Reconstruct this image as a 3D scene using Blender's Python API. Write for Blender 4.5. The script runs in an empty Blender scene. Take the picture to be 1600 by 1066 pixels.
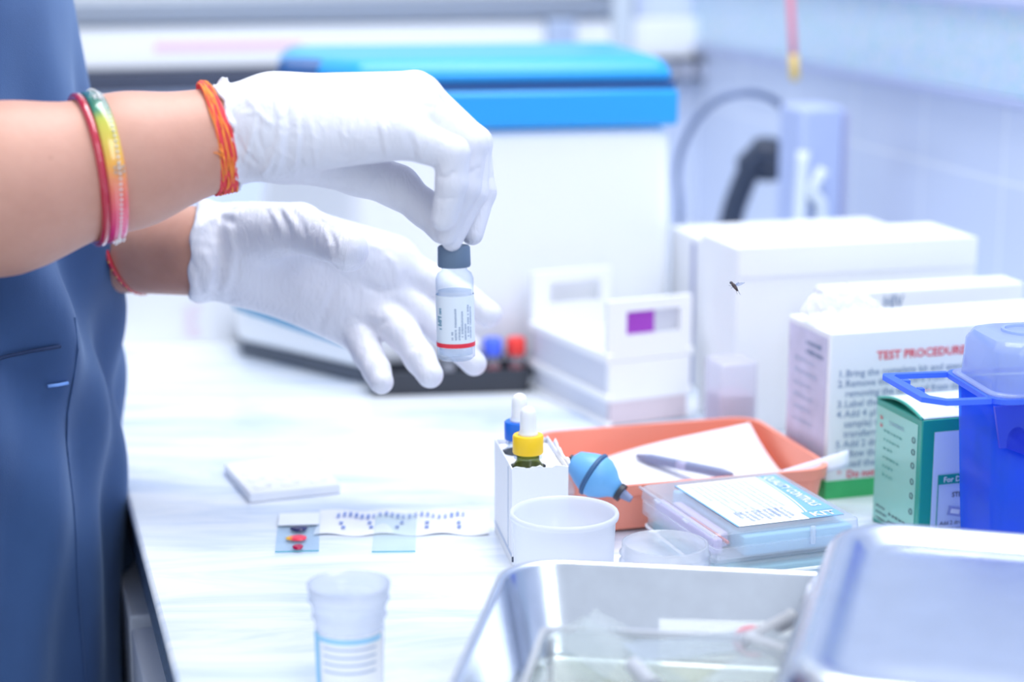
import bpy, bmesh, math, random
import numpy as np
from mathutils import Vector, Matrix, Euler, noise

random.seed(7)
C = bpy.context.scene.collection
SC = bpy.context.scene
R = math.radians
H = 0.85                      # height of the counter top above the floor
F_PX = 3000.0                 # focal length in pixels of the 1600 px wide frame
PITCH = math.atan(663 / 3000)
CAM = Vector((0, 0, H + 0.375))

# ---------------------------------------------------------------- camera
cd = bpy.data.cameras.new('camera')
cam = bpy.data.objects.new('camera', cd)
C.objects.link(cam)
cam.location = CAM
cam.rotation_euler = (R(90) - PITCH, 0, 0)
cd.sensor_width = 36
cd.lens = F_PX / 1600 * 36
cd.clip_start = 0.02
cd.dof.use_dof = True
cd.dof.focus_distance = 1.095
cd.dof.aperture_fstop = 3.5
SC.camera = cam

# ---------------------------------------------------------------- light
wd = bpy.data.worlds.new('daylight')
SC.world = wd
wd.use_nodes = True
bg = wd.node_tree.nodes['Background']
bg.inputs[0].default_value = (0.80, 0.88, 1.0, 1)
bg.inputs[1].default_value = 0.92


def area(name, loc, target, size, power, color, sy=None):
    l = bpy.data.lights.new(name, 'AREA')
    l.energy = power
    l.color = color
    l.shape = 'RECTANGLE'
    l.size = size
    l.size_y = sy or size
    o = bpy.data.objects.new(name, l)
    C.objects.link(o)
    o.location = loc
    o.rotation_euler = (Vector(target) - Vector(loc)).to_track_quat('-Z', 'Y').to_euler()
    return o


area('ceiling_light_panel', (0.25, 1.35, H + 1.75), (0.1, 1.15, H), 1.5, 33, (0.97, 0.98, 1.0), 0.9)
area('front_fill_light', (1.0, -0.6, H + 1.5), (0.1, 1.2, H + 0.1), 1.2, 17, (0.9, 0.95, 1.0), 1.2)  # fill lamp added behind the camera to brighten front faces, not a window
SC.view_settings.view_transform = 'Standard'
SC.view_settings.look = 'None'
SC.view_settings.exposure = 0.12
SC.view_settings.gamma = 1.0
SC.view_settings.use_curve_mapping = False
SC.cycles.max_bounces = 10
SC.cycles.transparent_max_bounces = 24
SC.cycles.caustics_reflective = False
SC.cycles.caustics_refractive = False
SC.cycles.sample_clamp_indirect = 6
SC.cycles.use_denoising = True

# ---------------------------------------------------------------- measuring


def at(px, py, Y):
    """point of the room at distance Y in front of the camera, seen at a pixel"""
    a = (px - 800) / F_PX
    b = (533 - py) / F_PX
    d = Vector((a, math.cos(PITCH) + b * math.sin(PITCH), -math.sin(PITCH) + b * math.cos(PITCH)))
    return CAM + d * (Y / d.y)


def on(px, py, z=0.0):
    a = (px - 800) / F_PX
    b = (533 - py) / F_PX
    d = Vector((a, math.cos(PITCH) + b * math.sin(PITCH), -math.sin(PITCH) + b * math.cos(PITCH)))
    return CAM + d * ((H + z - CAM.z) / d.z)


# ---------------------------------------------------------------- materials
MATS = {}


def nt(name):
    m = bpy.data.materials.new(name)
    m.use_nodes = True
    MATS[name] = m
    return m, m.node_tree.nodes, m.node_tree.links


def mat(name, col, rough=0.5, metal=0.0, bump=0.0, bscale=200.0, spec=0.5, var=0.0, vscale=20.0, sss=0.0,
        coat=0.0, sheen=0.0, stretch=None, trans=0.0):
    if name in MATS:
        return MATS[name]
    m, N, L = nt(name)
    b = N['Principled BSDF']
    b.inputs['Base Color'].default_value = (*col, 1)
    b.inputs['Roughness'].default_value = rough
    b.inputs['Metallic'].default_value = metal
    b.inputs['Specular IOR Level'].default_value = spec
    b.inputs['Coat Weight'].default_value = coat
    b.inputs['Sheen Weight'].default_value = sheen
    b.inputs['Transmission Weight'].default_value = trans
    if sss:
        b.inputs['Subsurface Weight'].default_value = sss
        b.inputs['Subsurface Radius'].default_value = (0.012, 0.005, 0.003)
        b.inputs['Subsurface Scale'].default_value = 1.0
    tc = N.new('ShaderNodeTexCoord')
    src = tc.outputs['Object']
    if stretch:
        mp = N.new('ShaderNodeMapping')
        mp.inputs['Scale'].default_value = stretch
        L.new(src, mp.inputs[0])
        src = mp.outputs[0]
    if bump:
        n = N.new('ShaderNodeTexNoise')
        n.inputs['Scale'].default_value = bscale
        n.inputs['Detail'].default_value = 4
        L.new(src, n.inputs['Vector'])
        bp = N.new('ShaderNodeBump')
        bp.inputs['Strength'].default_value = bump
        bp.inputs['Distance'].default_value = 0.002
        L.new(n.outputs[0], bp.inputs['Height'])
        L.new(bp.outputs[0], b.inputs['Normal'])
    if var:
        n = N.new('ShaderNodeTexNoise')
        n.inputs['Scale'].default_value = vscale
        n.inputs['Detail'].default_value = 5
        L.new(src, n.inputs['Vector'])
        cr = N.new('ShaderNodeValToRGB')
        cr.color_ramp.elements[0].position = 0.3
        cr.color_ramp.elements[1].position = 0.7
        cr.color_ramp.elements[0].color = (*[max(0, c * (1 - var)) for c in col], 1)
        cr.color_ramp.elements[1].color = (*[min(1, c * (1 + var)) for c in col], 1)
        L.new(n.outputs[0], cr.inputs[0])
        L.new(cr.outputs[0], b.inputs['Base Color'])
    return m


def clear(name, tint=(1, 1, 1), edge=(0.55, 0.65, 0.8), edge_amt=0.6, milk=0.05, milk_col=(0.9, 0.93, 1), rough=0.06, gloss=0.35):
    """thin clear glass or plastic: see-through, a reflection, denser towards grazing angles"""
    if name in MATS:
        return MATS[name]
    m, N, L = nt(name)
    N.remove(N['Principled BSDF'])
    out = N['Material Output']
    tr = N.new('ShaderNodeBsdfTransparent')
    tr.inputs[0].default_value = (*tint, 1)
    te = N.new('ShaderNodeBsdfTransparent')
    te.inputs[0].default_value = (*edge, 1)
    lw = N.new('ShaderNodeLayerWeight')
    lw.inputs[0].default_value = 0.35
    pw = N.new('ShaderNodeMath')
    pw.operation = 'POWER'
    pw.inputs[1].default_value = 2.2
    ml = N.new('ShaderNodeMath')
    ml.operation = 'MULTIPLY'
    ml.inputs[1].default_value = edge_amt
    L.new(lw.outputs['Facing'], pw.inputs[0])
    L.new(pw.outputs[0], ml.inputs[0])
    m1 = N.new('ShaderNodeMixShader')
    L.new(ml.outputs[0], m1.inputs[0])
    L.new(tr.outputs[0], m1.inputs[1])
    L.new(te.outputs[0], m1.inputs[2])
    df = N.new('ShaderNodeBsdfDiffuse')
    df.inputs[0].default_value = (*milk_col, 1)
    tl = N.new('ShaderNodeBsdfTranslucent')
    tl.inputs[0].default_value = (*milk_col, 1)
    md = N.new('ShaderNodeMixShader')
    md.inputs[0].default_value = 0.5
    L.new(df.outputs[0], md.inputs[1])
    L.new(tl.outputs[0], md.inputs[2])
    m2 = N.new('ShaderNodeMixShader')
    m2.inputs[0].default_value = milk
    L.new(m1.outputs[0], m2.inputs[1])
    L.new(md.outputs[0], m2.inputs[2])
    gl = N.new('ShaderNodeBsdfGlossy')
    gl.inputs['Roughness'].default_value = rough
    lf = N.new('ShaderNodeLayerWeight')
    lf.inputs[0].default_value = 0.5
    fr = N.new('ShaderNodeMath')
    fr.operation = 'POWER'
    fr.inputs[1].default_value = 3.5
    L.new(lf.outputs['Facing'], fr.inputs[0])
    g2 = N.new('ShaderNodeMath')
    g2.operation = 'MULTIPLY_ADD'
    g2.inputs[1].default_value = gloss * 0.5
    g2.inputs[2].default_value = 0.03
    g2.use_clamp = True
    L.new(fr.outputs[0], g2.inputs[0])
    m3 = N.new('ShaderNodeMixShader')
    L.new(g2.outputs[0], m3.inputs[0])
    L.new(m2.outputs[0], m3.inputs[1])
    L.new(gl.outputs[0], m3.inputs[2])
    L.new(m3.outputs[0], out.inputs[0])
    return m


WHITE = mat('white_plastic', (0.92, 0.93, 0.95), 0.35)
CARD = mat('white_card', (0.90, 0.91, 0.94), 0.6, bump=0.05, bscale=300)
INK_BLUE = mat('grey_blue_ink', (0.27, 0.35, 0.50), 0.6)
INK_PALE = mat('pale_ink', (0.50, 0.58, 0.74), 0.6)
INK_RED = mat('red_ink', (0.85, 0.08, 0.12), 0.6)
INK_PINK = mat('pink_ink', (0.85, 0.55, 0.68), 0.6)
INK_DARK = mat('dark_ink', (0.06, 0.08, 0.12), 0.6)
STEEL = mat('stainless_steel', (0.62, 0.66, 0.74), 0.24, 1.0, bump=0.06, bscale=90, var=0.04, vscale=60)
ORANGE = mat('orange_plastic', (0.95, 0.32, 0.22), 0.4, bump=0.05, bscale=80)
BLACK = mat('black_plastic', (0.03, 0.035, 0.05), 0.45)
PAPER = mat('white_paper', (0.87, 0.88, 0.93), 0.7, bump=0.04, bscale=150)

# ---------------------------------------------------------------- mesh helpers


def link(name, me, m=None, parent=None, loc=None, rot=None, smooth=False):
    o = bpy.data.objects.new(name, me)
    C.objects.link(o)
    if m is not None and not me.materials:
        for q in (m if isinstance(m, (list, tuple)) else [m]):
            me.materials.append(q)
    if parent:
        o.parent = parent
    if loc is not None:
        o.location = loc
    if rot is not None:
        o.rotation_euler = rot
    if smooth:
        me.polygons.foreach_set('use_smooth', [True] * len(me.polygons))
    return o


def part(name, bm, m, parent=None, loc=None, rot=None, smooth=False, bevel=0.0, seg=2, solid=0.0, auto=False):
    me = bpy.data.meshes.new(name)
    bmesh.ops.recalc_face_normals(bm, faces=bm.faces)
    bm.to_mesh(me)
    bm.free()
    o = link(name, me, m, parent, loc, rot, smooth or auto)
    if solid:
        md = o.modifiers.new('thick', 'SOLIDIFY')
        md.thickness = solid
        md.offset = 0
    if bevel:
        md = o.modifiers.new('bevel', 'BEVEL')
        md.width = bevel
        md.segments = seg
        md.limit_method = 'ANGLE'
        md.harden_normals = False
        me.polygons.foreach_set('use_smooth', [True] * len(me.polygons))
        me.set_sharp_from_angle(angle=R(50))
    elif auto:
        me.set_sharp_from_angle(angle=R(40))
    return o


def thing(name, label, cat, loc=(0, 0, 0), rz=0.0, group=None, rot=None):
    o = bpy.data.objects.new(name, None)
    C.objects.link(o)
    o.empty_display_size = 0.02
    o.location = loc
    o.rotation_euler = rot if rot is not None else (0, 0, rz)
    return tag(o, label, cat, group)


def tag(o, label, cat, group=None, kind=None):
    if label:
        o['label'] = label
    if cat:
        o['category'] = cat
    if group:
        o['group'] = group
    if kind:
        o['kind'] = kind
    return o


def struct(o):
    o['kind'] = 'structure'
    return o


def box(x0, y0, z0, x1, y1, z1, bm=None):
    bm = bm or bmesh.new()
    v = [bm.verts.new(p) for p in ((x0, y0, z0), (x1, y0, z0), (x1, y1, z0), (x0, y1, z0),
                                   (x0, y0, z1), (x1, y0, z1), (x1, y1, z1), (x0, y1, z1))]
    for f in ((0, 3, 2, 1), (4, 5, 6, 7), (0, 1, 5, 4), (1, 2, 6, 5), (2, 3, 7, 6), (3, 0, 4, 7)):
        bm.faces.new([v[i] for i in f])
    return bm


def prism(poly, z0, z1, bm=None, top=None):
    bm = bm or bmesh.new()
    top = top or poly
    a = [bm.verts.new((p[0], p[1], z0)) for p in poly]
    b = [bm.verts.new((p[0], p[1], z1)) for p in top]
    n = len(poly)
    bm.faces.new(a[::-1])
    bm.faces.new(b)
    for i in range(n):
        bm.faces.new((a[i], a[(i + 1) % n], b[(i + 1) % n], b[i]))
    return bm


def lathe(prof, seg=40, bm=None, closed=False):
    """prof = [(r, z), ...]; r = 0 makes a pole"""
    bm = bm or bmesh.new()
    rings = []
    for r, z in prof:
        if r < 1e-7:
            rings.append([bm.verts.new((0, 0, z))])
        else:
            rings.append([bm.verts.new((r * math.cos(2 * math.pi * i / seg), r * math.sin(2 * math.pi * i / seg), z)) for i in range(seg)])
    prs = list(zip(rings[:-1], rings[1:]))
    if closed:
        prs.append((rings[-1], rings[0]))
    for a, b in prs:
        for i in range(seg):
            j = (i + 1) % seg
            if len(a) == 1 and len(b) == 1:
                continue
            if len(a) == 1:
                bm.faces.new((a[0], b[i], b[j]))
            elif len(b) == 1:
                bm.faces.new((a[i], a[j], b[0]))
            else:
                bm.faces.new((a[i], a[j], b[j], b[i]))
    return bm


def tube(pts, r, seg=10, bm=None, closed=False):
    bm = bm or bmesh.new()
    pts = [Vector(p) for p in pts]
    n = len(pts)
    rr = r if isinstance(r, (list, tuple)) else [r] * n
    up = Vector((0, 0, 1))
    rings = []
    nrm = None
    for i, p in enumerate(pts):
        if closed:
            t = (pts[(i + 1) % n] - pts[i - 1]).normalized()
        else:
            t = (pts[min(i + 1, n - 1)] - pts[max(i - 1, 0)]).normalized()
        if nrm is None:
            nrm = t.cross(up)
            if nrm.length < 1e-3:
                nrm = t.cross(Vector((1, 0, 0)))
            nrm.normalize()
        nrm = (nrm - t * nrm.dot(t)).normalized()
        b = t.cross(nrm)
        rings.append([bm.verts.new(p + (nrm * math.cos(2 * math.pi * k / seg) + b * math.sin(2 * math.pi * k / seg)) * rr[i]) for k in range(seg)])
    for i in range(n if closed else n - 1):
        a, b = rings[i], rings[(i + 1) % n]
        for k in range(seg):
            bm.faces.new((a[k], a[(k + 1) % seg], b[(k + 1) % seg], b[k]))
    if not closed:
        bm.faces.new(rings[0][::-1])
        bm.faces.new(rings[-1])
    return bm


def rrect(w, d, r, n=6, cx=0, cy=0):
    pts = []
    for sx, sy, a0 in ((1, 1, 0), (-1, 1, 90), (-1, -1, 180), (1, -1, 270)):
        for i in range(n + 1):
            a = R(a0 + 90 * i / n)
            pts.append((cx + sx * (w / 2 - r) + r * math.cos(a), cy + sy * (d / 2 - r) + r * math.sin(a)))
    return pts


def shell(levels, bm=None, cap_last=True, n=6):
    """stack of rounded rectangles (w, d, r, z): a pressed tray, lid or tub"""
    bm = bm or bmesh.new()
    rings = []
    for w, d, r, z in levels:
        rings.append([bm.verts.new((p[0], p[1], z)) for p in rrect(w, d, r, n)])
    m = len(rings[0])
    for a, b in zip(rings[:-1], rings[1:]):
        for i in range(m):
            bm.faces.new((a[i], a[(i + 1) % m], b[(i + 1) % m], b[i]))
    if cap_last:
        bm.faces.new(rings[-1])
    return bm


def grid(nx, ny, fn, bm=None):
    bm = bm or bmesh.new()
    v = [[bm.verts.new(fn(i / nx, j / ny)) for i in range(nx + 1)] for j in range(ny + 1)]
    for j in range(ny):
        for i in range(nx):
            bm.faces.new((v[j][i], v[j][i + 1], v[j + 1][i + 1], v[j + 1][i]))
    return bm


FRONT = (R(90), 0, 0)
LEFT = (R(90), 0, R(-90))


def text(parent, s, size, loc, rot, m, name='printed_text', bold=0.0, align='LEFT', sx=1.0, thick=0.0):
    cu = bpy.data.curves.new('t', 'FONT')
    cu.body = s
    cu.size = size
    cu.offset = bold * size
    cu.align_x = align
    cu.extrude = thick
    cu.resolution_u = 2
    o = bpy.data.objects.new('t', cu)
    C.objects.link(o)
    dg = bpy.context.evaluated_depsgraph_get()
    me = bpy.data.meshes.new_from_object(o.evaluated_get(dg))
    bpy.data.objects.remove(o)
    q = link(name, me, None, parent, loc, rot)
    me.materials.clear()
    me.materials.append(m)
    q.scale = (sx, 1, 1)
    return q


def dashes(w, h, rows, fill=0.9, ragged=0.3, word=0.09, bm=None, x0=0, y0=0, seed=0, ch=1.0):
    """rows of small printed strokes, flat in xy, top row first"""
    rnd = random.Random(seed)
    bm = bm or bmesh.new()
    st = h / rows
    for k in range(rows):
        y = y0 - k * st
        x = x0
        end = x0 + w * (1 - ragged * rnd.random())
        while x < end:
            l = w * word * (0.4 + rnd.random())
            l = min(l, end - x)
            # each word broken into letter-like strokes
            q = x
            while q < x + l:
                lw = st * 0.16 * ch
                hh = st * (0.42 + 0.2 * rnd.random()) * ch
                vs = [bm.verts.new(p) for p in ((q, y, 0), (q + lw * 1.5, y, 0), (q + lw * 1.5, y + hh, 0), (q, y + hh, 0))]
                bm.faces.new(vs)
                q += lw * 2.2
            x += l + st * 0.35
    return bm


def rectf(x0, y0, x1, y1, z=0.0, bm=None):
    bm = bm or bmesh.new()
    bm.faces.new([bm.verts.new(p) for p in ((x0, y0, z), (x1, y0, z), (x1, y1, z), (x0, y1, z))])
    return bm


# ---------------------------------------------------------------- distance-field modelling (organic forms)
class Field:
    def __init__(s, lo, hi, h):
        s.lo = np.array(lo, float)
        s.h = h
        s.n = np.ceil((np.array(hi) - s.lo) / h).astype(int) + 1
        s.F = np.full(s.n, 1.0, np.float32)
        s.ax = [(s.lo[i] + h * np.arange(s.n[i])).astype(np.float32) for i in range(3)]

    def blk(s, lo, hi):
        i0 = np.clip(np.floor((np.array(lo) - s.lo) / s.h).astype(int), 0, s.n)
        i1 = np.clip(np.ceil((np.array(hi) - s.lo) / s.h).astype(int) + 1, 0, s.n)
        sl = tuple(slice(a, b) for a, b in zip(i0, i1))
        return sl, s.ax[0][sl[0]][:, None, None], s.ax[1][sl[1]][None, :, None], s.ax[2][sl[2]][None, None, :]

    def smin(s, sl, d, k):
        f = s.F[sl]
        h = np.clip(0.5 + 0.5 * (f - d) / k, 0, 1)
        s.F[sl] = f * (1 - h) + d * h - k * h * (1 - h)

    def cap(s, a, b, ra, rb, k=0.004, sq=None, grow=0.0):
        a = np.array(a, np.float32)
        b = np.array(b, np.float32)
        ra += grow
        rb += grow
        m = max(ra, rb) + 0.012 + k
        sl, X, Y, Z = s.blk(np.minimum(a, b) - m, np.maximum(a, b) + m)
        if 0 in [q.stop - q.start for q in sl]:
            return
        ba = b - a
        l2 = float(ba @ ba) + 1e-12
        px, py, pz = X - a[0], Y - a[1], Z - a[2]
        t = np.clip((px * ba[0] + py * ba[1] + pz * ba[2]) / l2, 0, 1)
        qx, qy, qz = px - t * ba[0], py - t * ba[1], pz - t * ba[2]
        if sq is not None:
            nv, sc = sq
            dn = (qx * nv[0] + qy * nv[1] + qz * nv[2]) * (sc - 1)
            qx, qy, qz = qx + dn * nv[0], qy + dn * nv[1], qz + dn * nv[2]
        d = np.sqrt(qx * qx + qy * qy + qz * qz) - (ra + (rb - ra) * t)
        s.smin(sl, d.astype(np.float32), k)

    def chain(s, pts, rad, k=0.003, sq=None, grow=0.0):
        for i in range(len(pts) - 1):
            s.cap(pts[i], pts[i + 1], rad[i], rad[i + 1], k, sq, grow)

    def ridge(s, a, b, amp, w):
        """raised (amp > 0) or sunk line from a to b: a fold in cloth, latex or skin"""
        a = np.array(a, np.float32)
        b = np.array(b, np.float32)
        m = 3 * w
        sl, X, Y, Z = s.blk(np.minimum(a, b) - m, np.maximum(a, b) + m)
        if 0 in [q.stop - q.start for q in sl]:
            return
        ba = b - a
        l2 = float(ba @ ba) + 1e-12
        px, py, pz = X - a[0], Y - a[1], Z - a[2]
        t = np.clip((px * ba[0] + py * ba[1] + pz * ba[2]) / l2, 0, 1)
        qx, qy, qz = px - t * ba[0], py - t * ba[1], pz - t * ba[2]
        fall = np.clip(np.minimum(t, 1 - t) * 5, 0, 1)
        s.F[sl] -= (amp * np.exp(-(qx * qx + qy * qy + qz * qz) / (w * w)) * (0.25 + 0.75 * fall)).astype(np.float32)

    def mesh(s, name):
        F, h, lo = s.F, s.h, s.lo
        F[0], F[-1], F[:, 0], F[:, -1], F[:, :, 0], F[:, :, -1] = 1, 1, 1, 1, 1, 1
        ins = F < 0
        c = np.zeros([x - 1 for x in F.shape], np.int8)
        for dx in (0, 1):
            for dy in (0, 1):
                for dz in (0, 1):
                    c += ins[dx:dx + c.shape[0], dy:dy + c.shape[1], dz:dz + c.shape[2]]
        I, J, K = np.nonzero((c > 0) & (c < 8))
        acc = np.zeros((len(I), 3))
        cnt = np.zeros(len(I))
        for axn in range(3):
            o1, o2 = [q for q in range(3) if q != axn]
            for u in (0, 1):
                for w in (0, 1):
                    p = np.zeros(3, int)
                    p[o1], p[o2] = u, w
                    q = p.copy()
                    q[axn] = 1
                    f0 = F[I + p[0], J + p[1], K + p[2]]
                    f1 = F[I + q[0], J + q[1], K + q[2]]
                    m = (f0 < 0) != (f1 < 0)
                    t = np.where(m, f0 / np.where(m, f0 - f1, 1), 0)
                    pos = np.tile(p.astype(float), (len(I), 1))
                    pos[:, axn] = t
                    acc += pos * m[:, None]
                    cnt += m
        V = lo + h * (np.stack([I, J, K], 1) + acc / cnt[:, None])
        vid = np.full(c.shape, -1, np.int32)
        vid[I, J, K] = np.arange(len(I))
        quads = []
        for axn in range(3):
            o1, o2 = [(1, 2), (2, 0), (0, 1)][axn]
            a0 = [slice(1, -1)] * 3
            a0[axn] = slice(0, -1)
            a1 = [slice(1, -1)] * 3
            a1[axn] = slice(1, None)
            A, B = ins[tuple(a0)], ins[tuple(a1)]
            for sgn in (True, False):
                P = np.stack(np.nonzero((A != B) & (A == sgn)), 1)
                if not len(P):
                    continue
                P[:, [q for q in range(3) if q != axn]] += 1

                def g(d1, d2):
                    Q = P.copy()
                    Q[:, o1] -= d1
                    Q[:, o2] -= d2
                    return vid[Q[:, 0], Q[:, 1], Q[:, 2]]
                q = np.stack([g(1, 1), g(0, 1), g(0, 0), g(1, 0)], 1)
                quads.append(q if sgn else q[:, ::-1])
        Q = np.concatenate(quads)
        Q = Q[(Q >= 0).all(1)]
        me = bpy.data.meshes.new(name)
        me.vertices.add(len(V))
        me.vertices.foreach_set('co', V.astype(np.float32).ravel())
        me.loops.add(Q.size)
        me.loops.foreach_set('vertex_index', Q.astype(np.int32).ravel())
        me.polygons.add(len(Q))
        me.polygons.foreach_set('loop_start', np.arange(0, Q.size, 4, dtype=np.int32))
        me.polygons.foreach_set('loop_total', np.full(len(Q), 4, np.int32))
        me.polygons.foreach_set('use_smooth', np.ones(len(Q), bool))
        me.update(calc_edges=True)
        me.validate()
        return me

    def obj(s, name, m, parent=None, smooth=2):
        me = s.mesh(name)
        if parent is not None:
            me.transform(Matrix.Translation(-parent.matrix_world.translation))
        o = link(name, me, m, parent)
        if smooth:
            md = o.modifiers.new('relax', 'SMOOTH')
            md.factor = 0.5
            md.iterations = smooth
        return o


# ================================================================ THE ROOM
E1, E2 = on(184, 725), on(275, 1066)      # two points of the counter's front edge
U = (E1 - E2)
U.z = 0
U.normalize()                               # along the counter, away from the camera
V = Vector((U.y, -U.x, 0))                  # across the counter, towards the wall
YAW = math.atan2(-U.x, U.y)
E0 = E1 - U * (E1.y / U.y)                  # edge line at Y = 0
E0.z = 0


def cp(t, v, z=0.0):
    p = E0 + U * t + V * v
    return Vector((p.x, p.y, z))


W = 0.775
TB = 2.26                                   # back wall position along the counter


def tile_mat(name, col, grout, s):
    m, N, L = nt(name)
    b = N['Principled BSDF']
    b.inputs['Roughness'].default_value = 0.25
    tc = N.new('ShaderNodeTexCoord')
    mp = N.new('ShaderNodeMapping')
    mp.inputs['Rotation'].default_value = (R(90), 0, 0)
    br = N.new('ShaderNodeTexBrick')
    br.offset = 0
    br.inputs['Color1'].default_value = (*col, 1)
    br.inputs['Color2'].default_value = (*[c * 0.96 for c in col], 1)
    br.inputs['Mortar'].default_value = (*grout, 1)
    br.inputs['Scale'].default_value = 1
    br.inputs['Brick Width'].default_value = s[0]
    br.inputs['Row Height'].default_value = s[1]
    br.inputs['Mortar Size'].default_value = 0.0018
    L.new(tc.outputs['Object'], mp.inputs[0])
    L.new(mp.outputs[0], br.inputs[0])
    L.new(br.outputs[0], b.inputs['Base Color'])
    return m


TILE = tile_mat('pale_blue_wall_tile', (0.66, 0.73, 0.90), (0.80, 0.85, 0.95), (0.15, 0.2))
FLOORM = tile_mat('floor_tile', (0.55, 0.56, 0.58), (0.35, 0.35, 0.37), (0.4, 0.4))

floor = struct(part('floor', box(-3, -1.5, -0.05, 2.2, 4, 0), FLOORM))
# right wall: local x along the counter
wr = struct(part('wall_right', box(-3.2, 0, 0, 0.12, 0.12, H + 1.3), TILE, None, cp(TB, W, 0), (0, 0, YAW + R(90) - R(180))))
wr.rotation_euler = (0, 0, YAW + R(90))
wr.data.transform(Matrix.Scale(-1, 4, (0, 1, 0)))
wr.data.flip_normals()
# the decorated border course
mb, N, L = nt('border_tile')
b = N['Principled BSDF']
b.inputs['Roughness'].default_value = 0.25
tc = N.new('ShaderNodeTexCoord')
mp = N.new('ShaderNodeMapping')
mp.inputs['Rotation'].default_value = (R(90), 0, 0)
vo = N.new('ShaderNodeTexNoise')
vo.inputs['Scale'].default_value = 55
vo.inputs['Detail'].default_value = 3
vo.inputs['Distortion'].default_value = 2.2
cr = N.new('ShaderNodeValToRGB')
for i, (p_, c_) in enumerate(((0.40, (0.62, 0.74, 0.90)), (0.47, (0.34, 0.66, 0.76)), (0.52, (0.78, 0.76, 0.84)), (0.58, (0.52, 0.68, 0.90)))):
    e = cr.color_ramp.elements[i] if i < 2 else cr.color_ramp.elements.new(p_)
    e.position = p_
    e.color = (*c_, 1)
L.new(tc.outputs['Object'], vo.inputs['Vector'])
L.new(vo.outputs[0], cr.inputs[0])
L.new(cr.outputs[0], b.inputs['Base Color'])
tr = struct(part('trim_1', box(-3.2, -0.0025, 0, 0, 0.0, 0.075), mb, None, cp(TB, W, H + 0.224), (0, 0, YAW + R(90)), bevel=0.001))
tr.data.transform(Matrix.Scale(-1, 4, (0, 1, 0)))
tr.data.flip_normals()
tr.location = cp(TB, W - 0.0026, H + 0.224)
bdr = mat('border_edge_tile', (0.44, 0.50, 0.74), 0.3)
for k, zz in enumerate((0.217, 0.2995)):
    q = struct(part('trim_%d' % (k + 2), box(0, 0, 0, 3.2, 0.006, 0.007), bdr, None, cp(TB - 3.2, W - 0.0062, H + zz), (0, 0, YAW + R(90)), bevel=0.001))
    q.rotation_euler = (0, 0, YAW + R(90))

# back wall up to the window, window above
BW = 3.0
wb = struct(part('wall_back', box(-BW, 0, 0, 0, 0.12, H + 0.256), TILE, None, cp(TB, W, 0), (0, 0, YAW)))
wb2 = struct(part('wall_back', box(-0.085, 0, H + 0.2565, 0, 0.12, H + 1.3), TILE, None, cp(TB, W, 0), (0, 0, YAW)))
FRAME = mat('grey_aluminium', (0.33, 0.37, 0.44), 0.4, 0.4)
win = thing('window_1', None, None, cp(TB, W, H + 0.257), YAW)
win['kind'] = 'structure'
part('window_frame', box(-BW, -0.02, 0.0, -0.087, 0.05, 0.026), FRAME, win, bevel=0.003)
bm = box(-0.125, -0.018, 0.0265, -0.088, 0.05, 1.03)
for k in range(3):
    box(-BW + 0.02 + k * 0.9, -0.018, 0.0265, -BW + 0.06 + k * 0.9, 0.05, 1.03, bm)
part('window_frame', bm, FRAME, win, bevel=0.002)
part('window_pane', box(-BW + 0.06, 0.015, 0.027, -0.126, 0.02, 1.02), clear('window_glass', edge_amt=0.2, milk=0.25, milk_col=(0.9, 0.95, 1)), win)
# window reveal post in the corner, pale ribbed frame
post = struct(part('trim_4', box(-0.20, -0.03, H + 0.001, -0.165, -0.001, H + 0.256), mat('grey_post', (0.42, 0.50, 0.66), 0.5), None, cp(TB, W, 0), (0, 0, YAW), bevel=0.003))
post2 = struct(part('trim_5', box(-0.118, -0.022, H + 0.001, -0.09, -0.001, H + 1.2), mat('pale_post', (0.60, 0.66, 0.72), 0.5), None, cp(TB, W, 0), (0, 0, YAW), bevel=0.004))

# ---------------------------------------------------------------- counter
mm, N, L = nt('white_marble')
b = N['Principled BSDF']
b.inputs['Roughness'].default_value = 0.2
tc = N.new('ShaderNodeTexCoord')
mp = N.new('ShaderNodeMapping')
mp.inputs['Rotation'].default_value = (0, 0, R(-12))
mp.inputs['Scale'].default_value = (4.5, 22, 10)
n1 = N.new('ShaderNodeTexNoise')
n1.inputs['Scale'].default_value = 1.0
n1.inputs['Detail'].default_value = 8
n1.inputs['Roughness'].default_value = 0.62
n1.inputs['Distortion'].default_value = 1.1
c1 = N.new('ShaderNodeValToRGB')
c1.color_ramp.elements[0].position = 0.36
c1.color_ramp.elements[0].color = (0.54, 0.64, 0.80, 1)
c1.color_ramp.elements[1].position = 0.58
c1.color_ramp.elements[1].color = (0.84, 0.88, 0.94, 1)
e = c1.color_ramp.elements.new(0.46)
e.color = (0.68, 0.76, 0.88, 1)
n2 = N.new('ShaderNodeTexNoise')
n2.inputs['Scale'].default_value = 5
n2.inputs['Detail'].default_value = 4
mxr = N.new('ShaderNodeMix')
mxr.data_type = 'RGBA'
mxr.inputs[7].default_value = (0.82, 0.86, 0.92, 1)
L.new(tc.outputs['Object'], mp.inputs[0])
L.new(mp.outputs[0], n1.inputs['Vector'])
L.new(tc.outputs['Object'], n2.inputs['Vector'])
L.new(n1.outputs[0], c1.inputs[0])
c2 = N.new('ShaderNodeValToRGB')
c2.color_ramp.elements[0].position = 0.5
c2.color_ramp.elements[1].position = 0.75
L.new(n2.outputs[0], c2.inputs[0])
L.new(c2.outputs[0], mxr.inputs[0])
L.new(c1.outputs[0], mxr.inputs[6])
L.new(mxr.outputs[2], b.inputs['Base Color'])
poly = [cp(0.12, 0.0), cp(0.12, W - 0.001), cp(TB - 0.001, W - 0.001), cp(TB - 0.001, 0.0)]
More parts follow.
